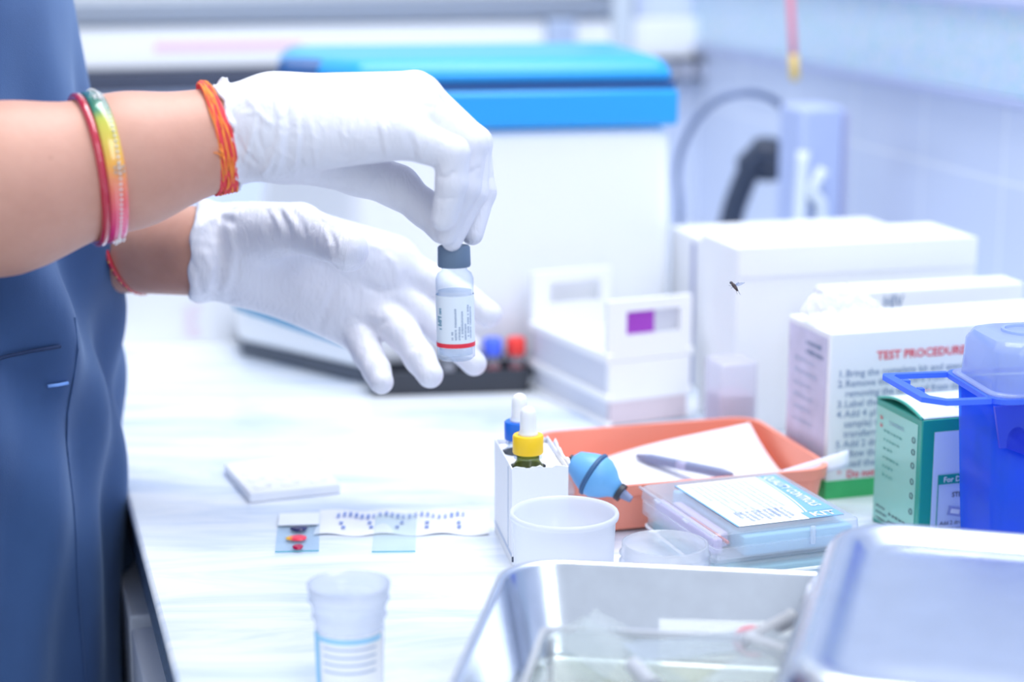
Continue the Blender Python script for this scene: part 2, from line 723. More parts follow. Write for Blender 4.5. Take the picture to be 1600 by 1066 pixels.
top = thing('countertop', 'white marble worktop with blue-grey streaks running along the tiled wall', 'countertop', (0, 0, H))
part('slab', prism([(p.x, p.y) for p in poly], -0.008, 0.0), mm, top, bevel=0.003)
poly2 = [cp(0.125, 0.0035), cp(0.125, W - 0.002), cp(TB - 0.002, W - 0.002), cp(TB - 0.002, 0.0035)]
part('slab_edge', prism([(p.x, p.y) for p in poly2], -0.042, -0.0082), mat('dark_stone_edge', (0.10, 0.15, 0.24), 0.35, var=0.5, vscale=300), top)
cab = thing('counter_base', 'pale grey cabinet base under the marble worktop beside the blue tunic', 'cabinet', cp(0.14, 0.012), YAW)
part('carcass', box(0, 0, 0.0, W - 0.02, TB - 0.16, H - 0.0425), mat('pale_laminate', (0.55, 0.60, 0.70), 0.5), cab)
for k in range(4):
    d_ = part('door', box(-0.018, 0.02 + k * 0.52, 0.08, -0.001, 0.52 + k * 0.52, H - 0.06), mat('pale_laminate', (0.5, 0.5, 0.5)), cab, bevel=0.002)
    part('handle', tube([(-0.018, 0.1 + k * 0.52, 0.66), (-0.04, 0.1 + k * 0.52, 0.66), (-0.04, 0.22 + k * 0.52, 0.66), (-0.018, 0.22 + k * 0.52, 0.66)], 0.004), STEEL, d_, smooth=True)


# ================================================================ BACK OF THE COUNTER
# ---- centrifuge
ce_yaw = R(9)
ce0 = on(560, 602)
ce = thing('centrifuge', 'large white bench centrifuge with a bright blue lid behind the gloved hands', 'centrifuge', (ce0.x, ce0.y, H), ce_yaw)


def foot(w, off=0.0, back=0.25):
    return [(0 - off * 0.4, 0 - off), (w + off, 0 - off), (w + off, back + off), (-0.098 - off, back + off), (-0.098 - off, 0.125 - off * 0.4)]


def lidf(w, off=0.0):
    return [(0 - off * 0.4, 0 - off), (w + off, 0 - off), (w + off, 0.21 + off), (-0.052 - off, 0.21 + off), (-0.052 - off, 0.075 - off * 0.4)]


CW = 0.262
GREYBODY = mat('cool_white_casing', (0.92, 0.94, 0.97), 0.4)
BLUE = mat('bright_blue_lid', (0.02, 0.37, 0.84), 0.35)
LBLUE = mat('bright_blue_lid_top', (0.14, 0.45, 0.90), 0.3)
NAVY = mat('navy_seam', (0.02, 0.10, 0.30), 0.4)
part('body', prism(foot(CW), 0.012, 0.208, top=lidf(CW, -0.002)), GREYBODY, ce, bevel=0.012, seg=4)
part('base_plate', prism(foot(CW, -0.006), 0.0, 0.012), mat('dark_grey_base', (0.10, 0.12, 0.16), 0.5), ce, bevel=0.002)
part('lid_rim', prism(lidf(CW, 0.003), 0.2085, 0.2385), BLUE, ce, bevel=0.004)
part('lid_seam', prism(lidf(CW, 0.0), 0.2385, 0.2445), NAVY, ce)
part('lid', prism(lidf(CW, 0.003), 0.2446, 0.264, top=lidf(CW, -0.008)), BLUE, ce, bevel=0.010, seg=4)
part('hinge_cover', box(-0.058, 0.04, 0.238, -0.0, 0.075, 0.262), NAVY, ce, rot=(0, 0, 0), bevel=0.01, seg=3)
# blue accent line around the left flank
d1 = Vector((-0.115, 0.135, 0)).normalized()
nn = Vector((-d1.y * -1, d1.x, 0))
bm = bmesh.new()
pl = [(-0.006, 0.0062), (-0.0965, 0.1215)]
ofs = Vector((-0.135, -0.115, 0)).normalized() * 0.0015
a_, b_ = Vector((pl[0][0], pl[0][1], 0)), Vector((pl[1][0], pl[1][1], 0))
vs = []
for zz in (0.043, 0.056):
    vs.append([bm.verts.new((a_ + ofs * k + Vector((0, 0, zz - 0.012)))) for k in (0, 1)] + [bm.verts.new((b_ + ofs * k + Vector((0, 0, zz)))) for k in (1, 0)])
bm.faces.new(vs[0][::-1])
bm.faces.new(vs[1])
for i in range(4):
    bm.faces.new((vs[0][i], vs[0][(i + 1) % 4], vs[1][(i + 1) % 4], vs[1][i]))
part('accent_stripe', bm, mat('teal_blue_stripe', (0.02, 0.28, 0.52), 0.4), ce)

# ---- black tube tray in front of it, with capped tubes
r0 = on(578, 621)
tyaw = R(7)
tr_ = thing('tube_tray', 'long black tray lying before the centrifuge, behind the fingertips', 'tray', (r0.x, r0.y, H), tyaw)
bm = shell([(0.126, 0.034, 0.004, 0.0), (0.130, 0.038, 0.005, 0.019), (0.124, 0.032, 0.004, 0.019), (0.121, 0.030, 0.003, 0.006)])
part('tray_shell', bm, BLACK, tr_, loc=(0.065, 0.019, 0.0))


def sample_tube(p, capcol, label, fill):
    t = thing('sample_tube', label, 'tube', p, tyaw, 'capped tubes standing in the black tray')
    part('tube_body', lathe([(0, 0), (0.0045, 0.001), (0.0062, 0.004), (0.0062, 0.022), (0.0056, 0.022), (0.0056, 0.004), (0, 0.002)], 20), clear('tube_plastic', milk=0.25), t, smooth=True)
    part('contents', lathe([(0, 0.0022), (0.0054, 0.0045), (0.0054, 0.013), (0, 0.013)], 20), fill, t, smooth=True)
    part('cap', lathe([(0, 0.021), (0.0075, 0.0212), (0.0078, 0.024), (0.0078, 0.0335), (0.0066, 0.035), (0, 0.035)], 24), capcol, t, auto=True)


BLOOD = mat('blood', (0.62, 0.03, 0.07), 0.35)
SERUM = mat('pale_serum', (0.82, 0.80, 0.86), 0.35)
BCAP = mat('blue_cap', (0.08, 0.16, 0.92), 0.4)
RCAP = mat('red_cap', (0.92, 0.05, 0.04), 0.4)
zt = H + 0.0065
for x_, c_, l_, f_ in ((770, BCAP, 'blue-capped tube in the black tray, right of the glass vial', BLOOD),
                       (806, RCAP, 'red-capped tube at the right end of the black tray', BLOOD),
                       (735, mat('white_cap', (0.85, 0.86, 0.9), 0.4), 'white-capped tube in the black tray, directly behind the glass vial', BLOOD),
                       (700, mat('white_cap', (0.5, 0.5, 0.5)), 'white-capped tube in the black tray, behind the ring fingertip', SERUM)):
    p = at(x_, 560, r0.y + 0.022)
    s_ = (x_ - 578) / 240 * 0.13
    yy = r0.y + 0.019 + math.sin(tyaw) * s_
    sample_tube(((x_ - 800) / F_PX * (yy * 0.976 + 0.077), yy, zt), c_, l_, f_)

# ---- white pink-printed carton behind the counter's left end
c0 = on(372, 532)
ct = thing('carton', 'white carton with faint pink print on the worktop beyond the shaded forearm', 'box', (c0.x, c0.y, H), YAW * 0.5)
part('carton_body', box(-0.16, 0, 0, 0, 0.06, 0.075), CARD, ct, bevel=0.001)
part('print', dashes(0.016, 0.03, 6, seed=3), INK_PINK, ct, loc=(-0.048, -0.0004, 0.03), rot=FRONT)
c0 = on(430, 530)

# ---- white strip with pink bars, and black power strip on the back wall
def wall_item(px, py):
    """point on the back wall seen at a pixel"""
    o = cp(TB, W, 0)
    a = (px - 800) / F_PX
    b = (533 - py) / F_PX
    d = Vector((a, math.cos(PITCH) + b * math.sin(PITCH), -math.sin(PITCH) + b * math.cos(PITCH)))
    k = (o - CAM).dot(U) / d.dot(U)
    return CAM + d * k


def wl(p):
    """world point to back-wall frame (x along wall from the corner, z above the counter)"""
    q = p - cp(TB, W, 0)
    return q.dot(V), q.z - H


a1, a2 = wl(wall_item(60, 128)), wl(wall_item(1098, 48))
ws = thing('wall_panel', 'white strip panel with pale pink bars on the wall under the window', 'panel', cp(TB, W, H), YAW)
part('panel_board', box(a1[0], -0.014, 0.206, a2[0], -0.001, 0.2545), WHITE, ws, bevel=0.003)
b1, b2 = wl(wall_item(238, 98)), wl(wall_item(472, 86))
part('pink_bar', box(b1[0], -0.0148, 0.226, b2[0], -0.0141, 0.236), INK_PINK, ws)
b1 = wl(wall_item(60, 98))
b2 = wl(wall_item(124, 86))
part('pink_bar', box(b1[0], -0.0148, 0.226, b2[0], -0.0141, 0.236), INK_PINK, ws)
ps = thing('power_strip', 'black power strip with grey sockets along the wall behind the centrifuge', 'power strip', cp(TB, W, H), YAW)
x1_ = wl(wall_item(1103, 140))[0]
part('housing', box(a1[0], -0.03, 0.181, x1_, -0.001, 0.2055), mat('dark_slate_plastic', (0.05, 0.06, 0.10), 0.5), ps, bevel=0.003)
for k in range(5):
    part('socket', lathe([(0, 0), (0.0085, 0), (0.0085, 0.002), (0, 0.002)], 20), mat('pale_socket', (0.55, 0.58, 0.70), 0.5), ps,
         loc=(x1_ - 0.017 - 0.022 * k, -0.0305, 0.193), rot=(R(90), 0, 0))

# ---- cable loop, black plug block, wall box, hanging pen near the corner
ya = 1.93
cpts = [(1062, 330), (1058, 270), (1068, 225), (1090, 185), (1120, 158), (1155, 146), (1190, 148), (1218, 163), (1236, 190), (1240, 220), (1236, 250), (1228, 275)]
zc = []
for i, (x_, y_) in enumerate(cpts):
    zc.append(at(x_, y_, ya - 0.02 + 0.03 * math.sin(i)))
base = zc[0].copy()
base.z = H + 0.004
crv = [base] + zc
# smooth it
def smoothpts(p, n=4):
    p = [Vector(q) for q in p]
    out = []
    for i in range(len(p) - 1):
        p0, p1, p2, p3 = p[max(i - 1, 0)], p[i], p[i + 1], p[min(i + 2, len(p) - 1)]
        for k in range(n):
            t = k / n
            out.append(0.5 * ((2 * p1) + (p2 - p0) * t + (2 * p0 - 5 * p1 + 4 * p2 - p3) * t * t + (3 * p1 - p0 - 3 * p2 + p3) * t ** 3))
    out.append(p[-1])
    return out


GCAB = mat('grey_blue_cable', (0.16, 0.21, 0.36), 0.5)
cb = tag(part('cable', tube(smoothpts(crv), 0.0036, 10), GCAB, smooth=True), 'dark grey cable looping up and over beside the centrifuge', 'cable')
bp_ = at(1190, 335, 1.94)
blk = thing('scanner_handle', 'black curved handset standing below the cable loop near the corner', 'handset', (bp_.x, bp_.y, H))
hs = [at(1142, 345, 1.94), at(1156, 300, 1.94), at(1172, 265, 1.94), at(1190, 248, 1.94), at(1208, 252, 1.94), at(1214, 278, 1.94)]
hs = [Vector((q.x - bp_.x, q.y - bp_.y, q.z - H)) for q in hs]
hb = Vector((hs[0].x - 0.01, 0, 0.0))
part('handset_body', tube(smoothpts([hb] + hs), [0.016] * 4 + [0.012] * 4 + [0.012] * 4 + [0.017] * 4 + [0.022] * 4 + [0.024] * 4 + [0.018], 14), mat('charcoal_plastic', (0.035, 0.05, 0.09), 0.45), blk, smooth=True)
# pale box on the right wall with a white plug hanging on it
wb_ = at(1275, 320, 1.80)
bx = thing('wall_box', 'pale lavender box with white leads against the tiled wall near the corner', 'box', (wb_.x - 0.022, wb_.y, H), YAW + R(4))
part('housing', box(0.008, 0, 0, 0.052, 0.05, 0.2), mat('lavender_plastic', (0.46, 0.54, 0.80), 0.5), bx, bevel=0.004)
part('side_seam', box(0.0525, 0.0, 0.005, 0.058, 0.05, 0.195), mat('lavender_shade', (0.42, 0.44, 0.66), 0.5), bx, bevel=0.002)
wl_ = mat('white_lead', (0.80, 0.86, 0.90), 0.5)
part('lead', tube(smoothpts([(0.028, -0.006, 0.142), (0.016, -0.007, 0.122), (0.026, -0.007, 0.11), (0.027, -0.006, 0.08), (0.031, -0.006, 0.04), (0.031, -0.006, 0.0062)]), 0.0058, 10), wl_, bx, smooth=True)
part('lead', tube(smoothpts([(0.006, -0.0065, 0.16), (0.004, -0.007, 0.11), (0.003, -0.0065, 0.06), (0.006, -0.0065, 0.0065)]), 0.006, 10), wl_, bx, smooth=True)
hp = at(1236, -20, 1.88)
hg = thing('hanging_pen', 'red and yellow pen hanging down beside the corner post', 'pen', at(1242, 126, 1.88))
pr = at(1232, -60, 1.88) - at(1242, 126, 1.88)
part('pen_body', tube([pr * 0.22, pr * 0.3, pr], [0.0032, 0.0035, 0.0035]), mat('faded_red_plastic', (0.75, 0.22, 0.30), 0.4), hg, smooth=True)
part('pen_tip', tube([(0, 0, 0), pr * 0.03, pr * 0.22], [0.003, 0.0045, 0.0045]), mat('yellow_plastic_tip', (0.80, 0.55, 0.10), 0.4), hg, smooth=True)

# ---- big white cartons on the right
def carton(name, label, near, w, d, h, yaw, m=CARD, tape=True):
    t = thing(name, label, 'box', (near[0], near[1], H + (near[2] if len(near) > 2 else 0)), yaw)
    part('carton_body', box(0, 0, 0, w, d, h), m, t, bevel=0.0012)
    return t


BX = mat('white_carton_board', (0.92, 0.93, 0.95), 0.55, bump=0.04, bscale=60)
t = carton('carton', 'tall plain white carton standing behind the test procedure box', (0.164, 1.375), 0.193, 0.075, 0.140, YAW, BX)
part('lid_flap', box(0.0005, -0.0012, 0.118, 0.1925, -0.0001, 0.1405), BX, t, bevel=0.0004)
t = carton('carton', 'wide white carton at the back, hard against the tiled wall', (0.156, 1.50), 0.179, 0.090, 0.123, YAW, BX)
part('lid_flap', box(0.0005, -0.0012, 0.098, 0.1785, -0.0001, 0.1232), BX, t, bevel=0.0004)
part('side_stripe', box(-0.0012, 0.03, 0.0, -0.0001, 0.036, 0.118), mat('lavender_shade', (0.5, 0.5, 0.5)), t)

t = carton('carton', 'low white carton marked HIV, squeezed in behind the test procedure box', (0.224, 1.318), 0.150, 0.030, 0.1180, YAW, BX)
text(t, 'HIV', 0.0135, (0.039, -0.0008, 0.1050), FRONT, INK_BLUE, bold=0.02, sx=0.72)
# ---- small pinkish translucent box
sb = thing('plastic_box', 'small frosted box with mauve contents between white carton and orange tray', 'box', (0.1475, 1.320, H), R(17))
part('box_shell', box(0, 0, 0, 0.029, 0.030, 0.066), clear('frosted_plastic', milk=0.6, milk_col=(0.82, 0.82, 0.92)), sb, bevel=0.002)
part('contents', box(0.002, 0.002, 0.001, 0.027, 0.028, 0.042), mat('mauve_contents', (0.66, 0.55, 0.66), 0.6), sb, bevel=0.001)

# ---- white staining rack with end plates and side rails
rk0 = on(948, 668)
RW, RL, RH = 0.072, 0.135, 0.096
rk = thing('slide_rack', 'white plastic rack with end plates and a purple tag behind the orange tray', 'rack', (rk0.x, rk0.y, H), R(25))


def plate(y0, y1, z0, z1, wz0, wz1, wx0, wx1):
    bm = box(0, y0, z0, RW, y1, wz0)
    box(0, y0, wz0, wx0, y1, wz1, bm)
    box(wx1, y0, wz0, RW, y1, wz1, bm)
    box(0, y0, wz1, RW, y1, z1, bm)
    return bm


part('end_plate', plate(0, 0.005, 0.050, RH, 0.069, 0.087, 0.016, 0.062), WHITE, rk)
part('end_plate', plate(RL - 0.005, RL, 0.050, RH, 0.069, 0.087, 0.016, 0.062), WHITE, rk)
bm = box(0.002, 0.004, 0.0, RW - 0.002, RL - 0.004, 0.050)
part('rack_body', bm, mat('pale_grey_plastic', (0.70, 0.72, 0.80), 0.5), rk)
bm = bmesh.new()
for z0, z1 in ((0.0, 0.004), (0.019, 0.025), (0.049, 0.0565)):
    box(-0.0015, -0.0015, z0, 0.0045, RL + 0.0015, z1, bm)
    box(RW - 0.0045, -0.0015, z0, RW + 0.0015, RL + 0.0015, z1, bm)
part('side_rail', bm, WHITE, rk, bevel=0.0015)
part('front_panel', box(0.001, -0.0008, 0.019, RW - 0.001, 0.0039, 0.0495), WHITE, rk)
part('lower_panel', box(0.003, 0.0, 0.001, RW - 0.003, 0.0039, 0.0188), mat('pinkish_white_plastic', (0.72, 0.62, 0.66), 0.5), rk)
part('purple_tag', box(0.0165, 0.0055, 0.067, 0.0425, 0.0075, 0.089), mat('purple_card', (0.42, 0.06, 0.58), 0.5), rk)
part('divider', box(0.041, 0.0056, 0.057, 0.066, 0.0075, 0.0895), mat('pale_grey_plastic', (0.5, 0.5, 0.5)), rk)

# ================================================================ RIGHT-HAND THINGS
# ---- test procedure box
tb = thing('test_kit_box', 'white test kit box printed with a red-headed test procedure, crumpled plastic on top', 'box', (0.206, 1.212, H), R(17))
TW, TD, TH = 0.20, 0.064, 0.112
part('carton_body', box(0, 0, 0, TW, TD, TH), CARD, tb, bevel=0.0012)
part('green_band', box(-0.0004, -0.0004, 0.0, TW + 0.0004, TD, 0.0125), mat('green_print', (0.05, 0.50, 0.16), 0.5), tb)
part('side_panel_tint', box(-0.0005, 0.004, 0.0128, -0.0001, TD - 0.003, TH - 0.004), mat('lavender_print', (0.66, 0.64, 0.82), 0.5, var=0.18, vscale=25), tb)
text(tb, 'TEST PROCEDURE FOR HIV', 0.0080, (0.0335, -0.0006, 0.0925), FRONT, INK_RED, bold=0.02)
lines = [('1.', 'Bring the complete kit and specimen to be'), ('2.', 'Remove the test card from the foil pouch'), ('', 'removing the test card from the pouch'),
         ('3.', 'Label the test card with patient'), ('4.', 'Add 4 \u00b5l of the specimen'), ('', 'sample) to the sample'), ('', 'transferred to the'),
         ('5.', 'Add 2 drops of'), ('6.', 'Allow the reaction'), ('7.', 'Read the results')]
for i, (n_, s_) in enumerate(lines):
    z_ = 0.0825 - i * 0.0068
    if n_:
        text(tb, n_, 0.0066, (0.006, -0.0006, z_), FRONT, INK_BLUE, bold=0.01)
    text(tb, s_, 0.0066, (0.0115, -0.0006, z_), FRONT, INK_BLUE, bold=0.008)
text(tb, '*  Do not use', 0.0070, (0.008, -0.0006, 0.0145 - 0.0005), FRONT, INK_RED, bold=0.02)
part('print', dashes(0.034, 0.05, 6, seed=5, ch=0.55), INK_PALE, tb, loc=(-0.0009, 0.050, 0.085), rot=LEFT)
part('print', dashes(0.026, 0.012, 2, seed=9), INK_BLUE, tb, loc=(-0.0009, 0.034, 0.098), rot=LEFT)
part('print', dashes(0.03, 0.015, 3, seed=8, ch=0.8), INK_PINK, tb, loc=(-0.0009, 0.056, 0.028), rot=LEFT)


# crumpled clear bag on top
def crumple(u, v):
    a = u * 2 * math.pi
    r = 0.021 * (0.12 + v * 0.95)
    p = Vector((math.cos(a) * r * 1.15, math.sin(a) * r * 0.7, 0.019 * (1 - v) ** 0.7))
    n_ = noise.noise_vector(p * 160 + Vector((3, 1, 2)))
    return p + Vector(n_) * 0.0070 * (0.4 + v) + Vector((0, 0, 0.0065))


bag = tag(part('plastic_bag', grid(60, 14, crumple), clear('cling_film', milk=0.5, milk_col=(1, 1, 1), rough=0.12, gloss=1.2, edge=(0.8, 0.85, 0.95)), None,
               loc=(tb.location.x + 0.012, tb.location.y + 0.034, H + TH)), 'crumpled clear plastic film on top of the test procedure box', 'plastic bag')

# ---- green dengue box
gb = thing('test_kit_box', 'small teal green test box with a bulging white top beside the blue container', 'box', (0.2458, 1.112, H), R(17))
GW, GD, GH = 0.075, 0.058, 0.0805
TEAL = mat('teal_green_card', (0.01, 0.36, 0.27), 0.4, coat=0.3)
MINT = mat('mint_card', (0.30, 0.66, 0.56), 0.4, coat=0.3)
part('carton_body', box(0, 0, 0, GW, GD, GH), TEAL, gb, bevel=0.0008)
part('side_panel', box(-0.0004, 0.0045, 0.003, -0.00005, GD - 0.0015, GH - 0.004), MINT, gb)


def flapf(u, v):
    return Vector((0.0006 + u * (GW - 0.0012), 0.0006 + v * (GD - 0.0012), GH + 0.0004 + 0.0050 * math.sin(math.pi * v) * (1 - u) ** 1.6))


part('top_flap', grid(16, 16, flapf), mat('mint_white_card', (0.80, 0.90, 0.87), 0.4), gb, solid=0.0006, smooth=True)
part('flap_edge', tube([(0.0003, 0.0006 + v * (GD - 0.0012), GH + 0.0002 + 0.005 * math.sin(math.pi * v)) for v in [i / 16 for i in range(17)]], 0.0009, 8), TEAL, gb, smooth=True)
part('front_panel', box(0.0085, -0.0004, 0.004, GW - 0.003, -0.00005, GH - 0.008), mat('pale_blue_card', (0.66, 0.78, 0.95), 0.4), gb)
part('header_band', box(0.0120, -0.0009, 0.0395, GW - 0.006, -0.0005, 0.0455), TEAL, gb)
bm = box(0.0120, -0.0009, 0.004, 0.0124, -0.0005, 0.0395)
part('header_frame', bm, TEAL, gb)
wt = mat('white_ink', (0.9, 0.95, 0.95), 0.5)
text(gb, 'For Dengue', 0.0048, (0.0155, -0.0011, 0.0408), FRONT, wt, bold=0.02)
text(gb, 'STEP 1', 0.0042, (0.0220, -0.0007, 0.0310), FRONT, INK_DARK, bold=0.02)
for i, s_ in enumerate(('Add 2 drops of Serum/', 'Plasma using', 'sample dropper')):
    text(gb, s_, 0.0036, (0.0145, -0.0007, 0.0135 - i * 0.0037), FRONT, INK_DARK)
part('cassette_picture', box(-0.004, -0.0003, -0.0025, 0.006, 0, 0.0032), mat('picture_blue', (0.35, 0.42, 0.70), 0.5), gb, loc=(0.0235, -0.0006, 0.0215), rot=(0, R(12), 0), bevel=0.0008)
part('cassette_window', box(-0.002, -0.0004, -0.001, 0.004, 0, 0.0018), wt, gb, loc=(0.0235, -0.0008, 0.0215), rot=(0, R(12), 0))
part('print', dashes(0.024, 0.034, 6, seed=21, ragged=0.5, ch=0.5), INK_DARK and mat('green_ink', (0.10, 0.38, 0.33), 0.6), gb, loc=(-0.0007, 0.046, 0.062), rot=LEFT)
part('print', dashes(0.02, 0.012, 3, seed=23, ragged=0.5, ch=0.7), INK_DARK, gb, loc=(-0.0007, 0.052, 0.012), rot=LEFT)
part('print', dashes(0.026, 0.010, 2, seed=24, ch=0.6), INK_DARK, gb, loc=(-0.0007, 0.036, 0.0105), rot=LEFT)
part('print', dashes(0.004, 0.004, 1, seed=27), INK_RED, gb, loc=(-0.0007, 0.051, 0.069), rot=LEFT)
part('print', dashes(0.004, 0.004, 1, seed=27), INK_RED, gb, loc=(-0.0007, 0.051, 0.064), rot=LEFT)
text(gb, 'CONTENTS', 0.0036, (-0.0007, 0.040, 0.068), LEFT, INK_BLUE)
# small symbols running down the edge
bm = bmesh.new()
for z_ in (0.066, 0.0585, 0.050, 0.040, 0.031, 0.021):
    lathe_r = [(0.0016, 0.0), (0.0019, 0.0), (0.0019, 0.0003), (0.0016, 0.0003)]
    b2 = lathe(lathe_r, 16, closed=True)
    me_ = bpy.data.meshes.new('x')
    b2.to_mesh(me_)
    b2.free()
    me_.transform(Matrix.Translation((0, 0, 0)) @ Matrix.Rotation(R(-90), 4, 'Y'))
    me_.transform(Matrix.Translation((-0.0006, 0.0085, z_)))
    bm.from_mesh(me_)
part('symbol', bm, INK_DARK, gb)
part('print', dashes(0.012, 0.004, 1, seed=31, ragged=0), INK_RED, gb, loc=(0.018, 0.046, GH + 0.0056), rot=(0, 0, 0))
bm = dashes(0.007, 0.007, 2, seed=33, ragged=0, word=0.5)
part('print', bm, INK_DARK, gb, loc=(0.030, 0.018, GH + 0.0036), rot=(0, 0, 0))

# ---- blue sharps container
sc_ = on(1440, 625, 0.114)
shp = thing('sharps_container', 'blue translucent plastic container with a frosted lid and a side handle', 'container', (0.2612 + 0.075, 1.0720, H), R(9))
SW, SD = 0.150, 0.068


def bluep(name, col, a, rough=0.25):
    m, N, L = nt(name)
    p = N['Principled BSDF']
    p.inputs['Base Color'].default_value = (*col, 1)
    p.inputs['Roughness'].default_value = rough
    trn = N.new('ShaderNodeBsdfTransparent')
    trn.inputs[0].default_value = (*[min(1, c * 1.2 + 0.1) for c in col], 1)
    tl = N.new('ShaderNodeBsdfTranslucent')
    tl.inputs[0].default_value = (*col, 1)
    m1 = N.new('ShaderNodeMixShader')
    m1.inputs[0].default_value = 0.45
    m2 = N.new('ShaderNodeMixShader')
    m2.inputs[0].default_value = a
    L.new(p.outputs[0], m1.inputs[1])
    L.new(tl.outputs[0], m1.inputs[2])
    L.new(trn.outputs[0], m2.inputs[1])
    L.new(m1.outputs[0], m2.inputs[2])
    L.new(m2.outputs[0], N['Material Output'].inputs[0])
    return m


SB = bluep('blue_translucent', (0.10, 0.32, 0.98), 0.45)
SB2 = bluep('blue_rim', (0.16, 0.34, 0.97), 0.8)
SLID = clear('frosted_blue_lid', tint=(0.82, 0.88, 1.0), milk=0.55, milk_col=(0.70, 0.80, 1.0), edge=(0.5, 0.6, 0.95), rough=0.12, gloss=0.8)
part('tub', shell([(SW - 0.016, SD - 0.016, 0.006, 0.001), (SW - 0.010, SD - 0.010, 0.008, 0.05), (SW - 0.004, SD - 0.004, 0.009, 0.112)][::-1]), SB, shp, smooth=False, solid=0.0014, auto=True)
part('contents', shell([(SW - 0.022, SD - 0.022, 0.004, 0.084), (SW - 0.024, SD - 0.024, 0.004, 0.004)]), mat('violet_contents', (0.24, 0.16, 0.85), 0.6, var=0.5, vscale=40), shp)
part('rim', shell([(SW + 0.004, SD + 0.004, 0.010, 0.1125), (SW + 0.008, SD + 0.008, 0.011, 0.1125), (SW + 0.008, SD + 0.008, 0.011, 0.1155), (SW + 0.0, SD + 0.0, 0.010, 0.1155), (SW + 0.004, SD + 0.004, 0.010, 0.1125)], cap_last=False), SB2, shp)
lv = [(SW + 0.004, SD + 0.004, 0.012, 0.116), (SW - 0.004, SD - 0.004, 0.012, 0.117), (SW - 0.006, SD - 0.006, 0.013, 0.138), (SW - 0.012, SD - 0.012, 0.013, 0.1435), (SW - 0.022, SD - 0.022, 0.010, 0.145)]
part('lid', shell(lv), SLID, shp, auto=True, solid=0.001)
part('lid_ring', lathe([(0.012, 0.1455), (0.014, 0.1455), (0.014, 0.147), (0.012, 0.147)], 32, closed=True), SLID, shp, loc=(-0.045, 0, 0))
# handle: a flat open frame sticking out on the left
hx0 = -SW / 2 - 0.003
bm = bmesh.new()
pts_o = [(hx0, -0.034), (hx0 - 0.026, -0.034), (hx0 - 0.037, -0.024), (hx0 - 0.040, 0.030), (hx0 - 0.038, 0.034), (hx0, 0.034)]
pts_i = [(hx0, -0.029), (hx0 - 0.024, -0.029), (hx0 - 0.031, -0.021), (hx0 - 0.034, 0.027), (hx0 - 0.032, 0.030), (hx0, 0.030)]
va = [[bm.verts.new((p[0], p[1], z)) for p in pts_o] for z in (0.1125, 0.1155)]
vb = [[bm.verts.new((p[0], p[1], z)) for p in pts_i] for z in (0.1125, 0.1155)]
for i in range(5):
    bm.faces.new((va[1][i], va[1][i + 1], vb[1][i + 1], vb[1][i]))
    bm.faces.new((va[0][i], vb[0][i], vb[0][i + 1], va[0][i + 1]))
    bm.faces.new((va[0][i], va[0][i + 1], va[1][i + 1], va[1][i]))
    bm.faces.new((vb[0][i], vb[1][i], vb[1][i + 1], vb[0][i + 1]))
for a_ in (0, 5):
    bm.faces.new((va[0][a_], va[1][a_], vb[1][a_], vb[0][a_]))
box(hx0 - 0.0315, -0.006, 0.1125, hx0 - 0.028, -0.002, 0.1155, bm)
box(hx0 - 0.0330, 0.014, 0.1125, hx0 - 0.029, 0.018, 0.1155, bm)
part('handle', bm, SB2, shp)
# latch lugs hanging below the rim on the left and near side
bm = bmesh.new()
ar = []
n_ = 10
for i in range(n_ + 1):
    a_ = math.pi * i / n_
    ar.append((math.cos(a_) * 0.006, math.sin(a_) * 0.008))
outer = [(-0.0135, 0.0), (-0.0135, 0.021), (0.012, 0.021), (0.012, -0.002), (0.0075, -0.004)]
prof = [(0.006, -0.004)] + ar + [(-0.006, -0.004), (-0.0095, -0.004), (-0.014, 0.020), (0.024, 0.020), (0.024, -0.011), (0.009, -0.010)]
v0 = [bm.verts.new((p[0], -0.001, p[1])) for p in prof]
v1 = [bm.verts.new((p[0], 0.0012, p[1])) for p in prof]
bm.faces.new(v0)
bm.faces.new(v1[::-1])
for i in range(len(prof)):
    j = (i + 1) % len(prof)
    bm.faces.new((v0[i], v0[j], v1[j], v1[i]))
bmesh.ops.triangulate(bm, faces=[f for f in bm.faces if len(f.verts) > 4])
part('latch', bm, bluep('blue_latch', (0.07, 0.14, 0.80), 0.85), shp, loc=(-SW / 2 + 0.0120, -SD / 2 - 0.0012, 0.0915))

# ================================================================ ORANGE TRAY AND CONTENTS
OW, OD, OH = 0.163, 0.136, 0.032
ot = thing('plastic_tray', 'orange plastic tray holding papers, behind the dropper box and kit case', 'tray', (0, 0, H), R(16))
ca, sa = math.cos(R(16)), math.sin(R(16))
nr = Vector((0.2065, 1.177, 0))
cen = nr + Vector((-ca * OW / 2 - sa * OD / 2, -sa * OW / 2 + ca * OD / 2, 0))
ot.location = (cen.x, cen.y, H)
lv = [(OW, OD, 0.018, OH - 0.007), (OW + 0.001, OD + 0.001, 0.018, OH), (OW - 0.005, OD - 0.005, 0.017, OH), (OW - 0.014, OD - 0.014, 0.014, 0.004), (OW - 0.030, OD - 0.030, 0.010, 0.0022)]
bm = shell([(OW - 0.028, OD - 0.028, 0.010, 0.0), (OW - 0.012, OD - 0.012, 0.014, 0.002), (OW - 0.004, OD - 0.004, 0.017, OH - 0.007)] + lv)
part('tray_shell', bm, ORANGE, ot, auto=True)


def otp(x, y, z=0.0):
    return Vector((cen.x + ca * x - sa * y, cen.y + sa * x + ca * y, H + z))


# the large white sheet leaning up towards the right
def sheet1(u, v):
    x = -0.045 + u * 0.115
    y = -0.052 + v * 0.098
    z = 0.0085 + 0.026 * u * v * v + 0.004 * math.sin(3 * u + 1) * v + 0.002
    return Vector((x, y - 0.0 * u, z))


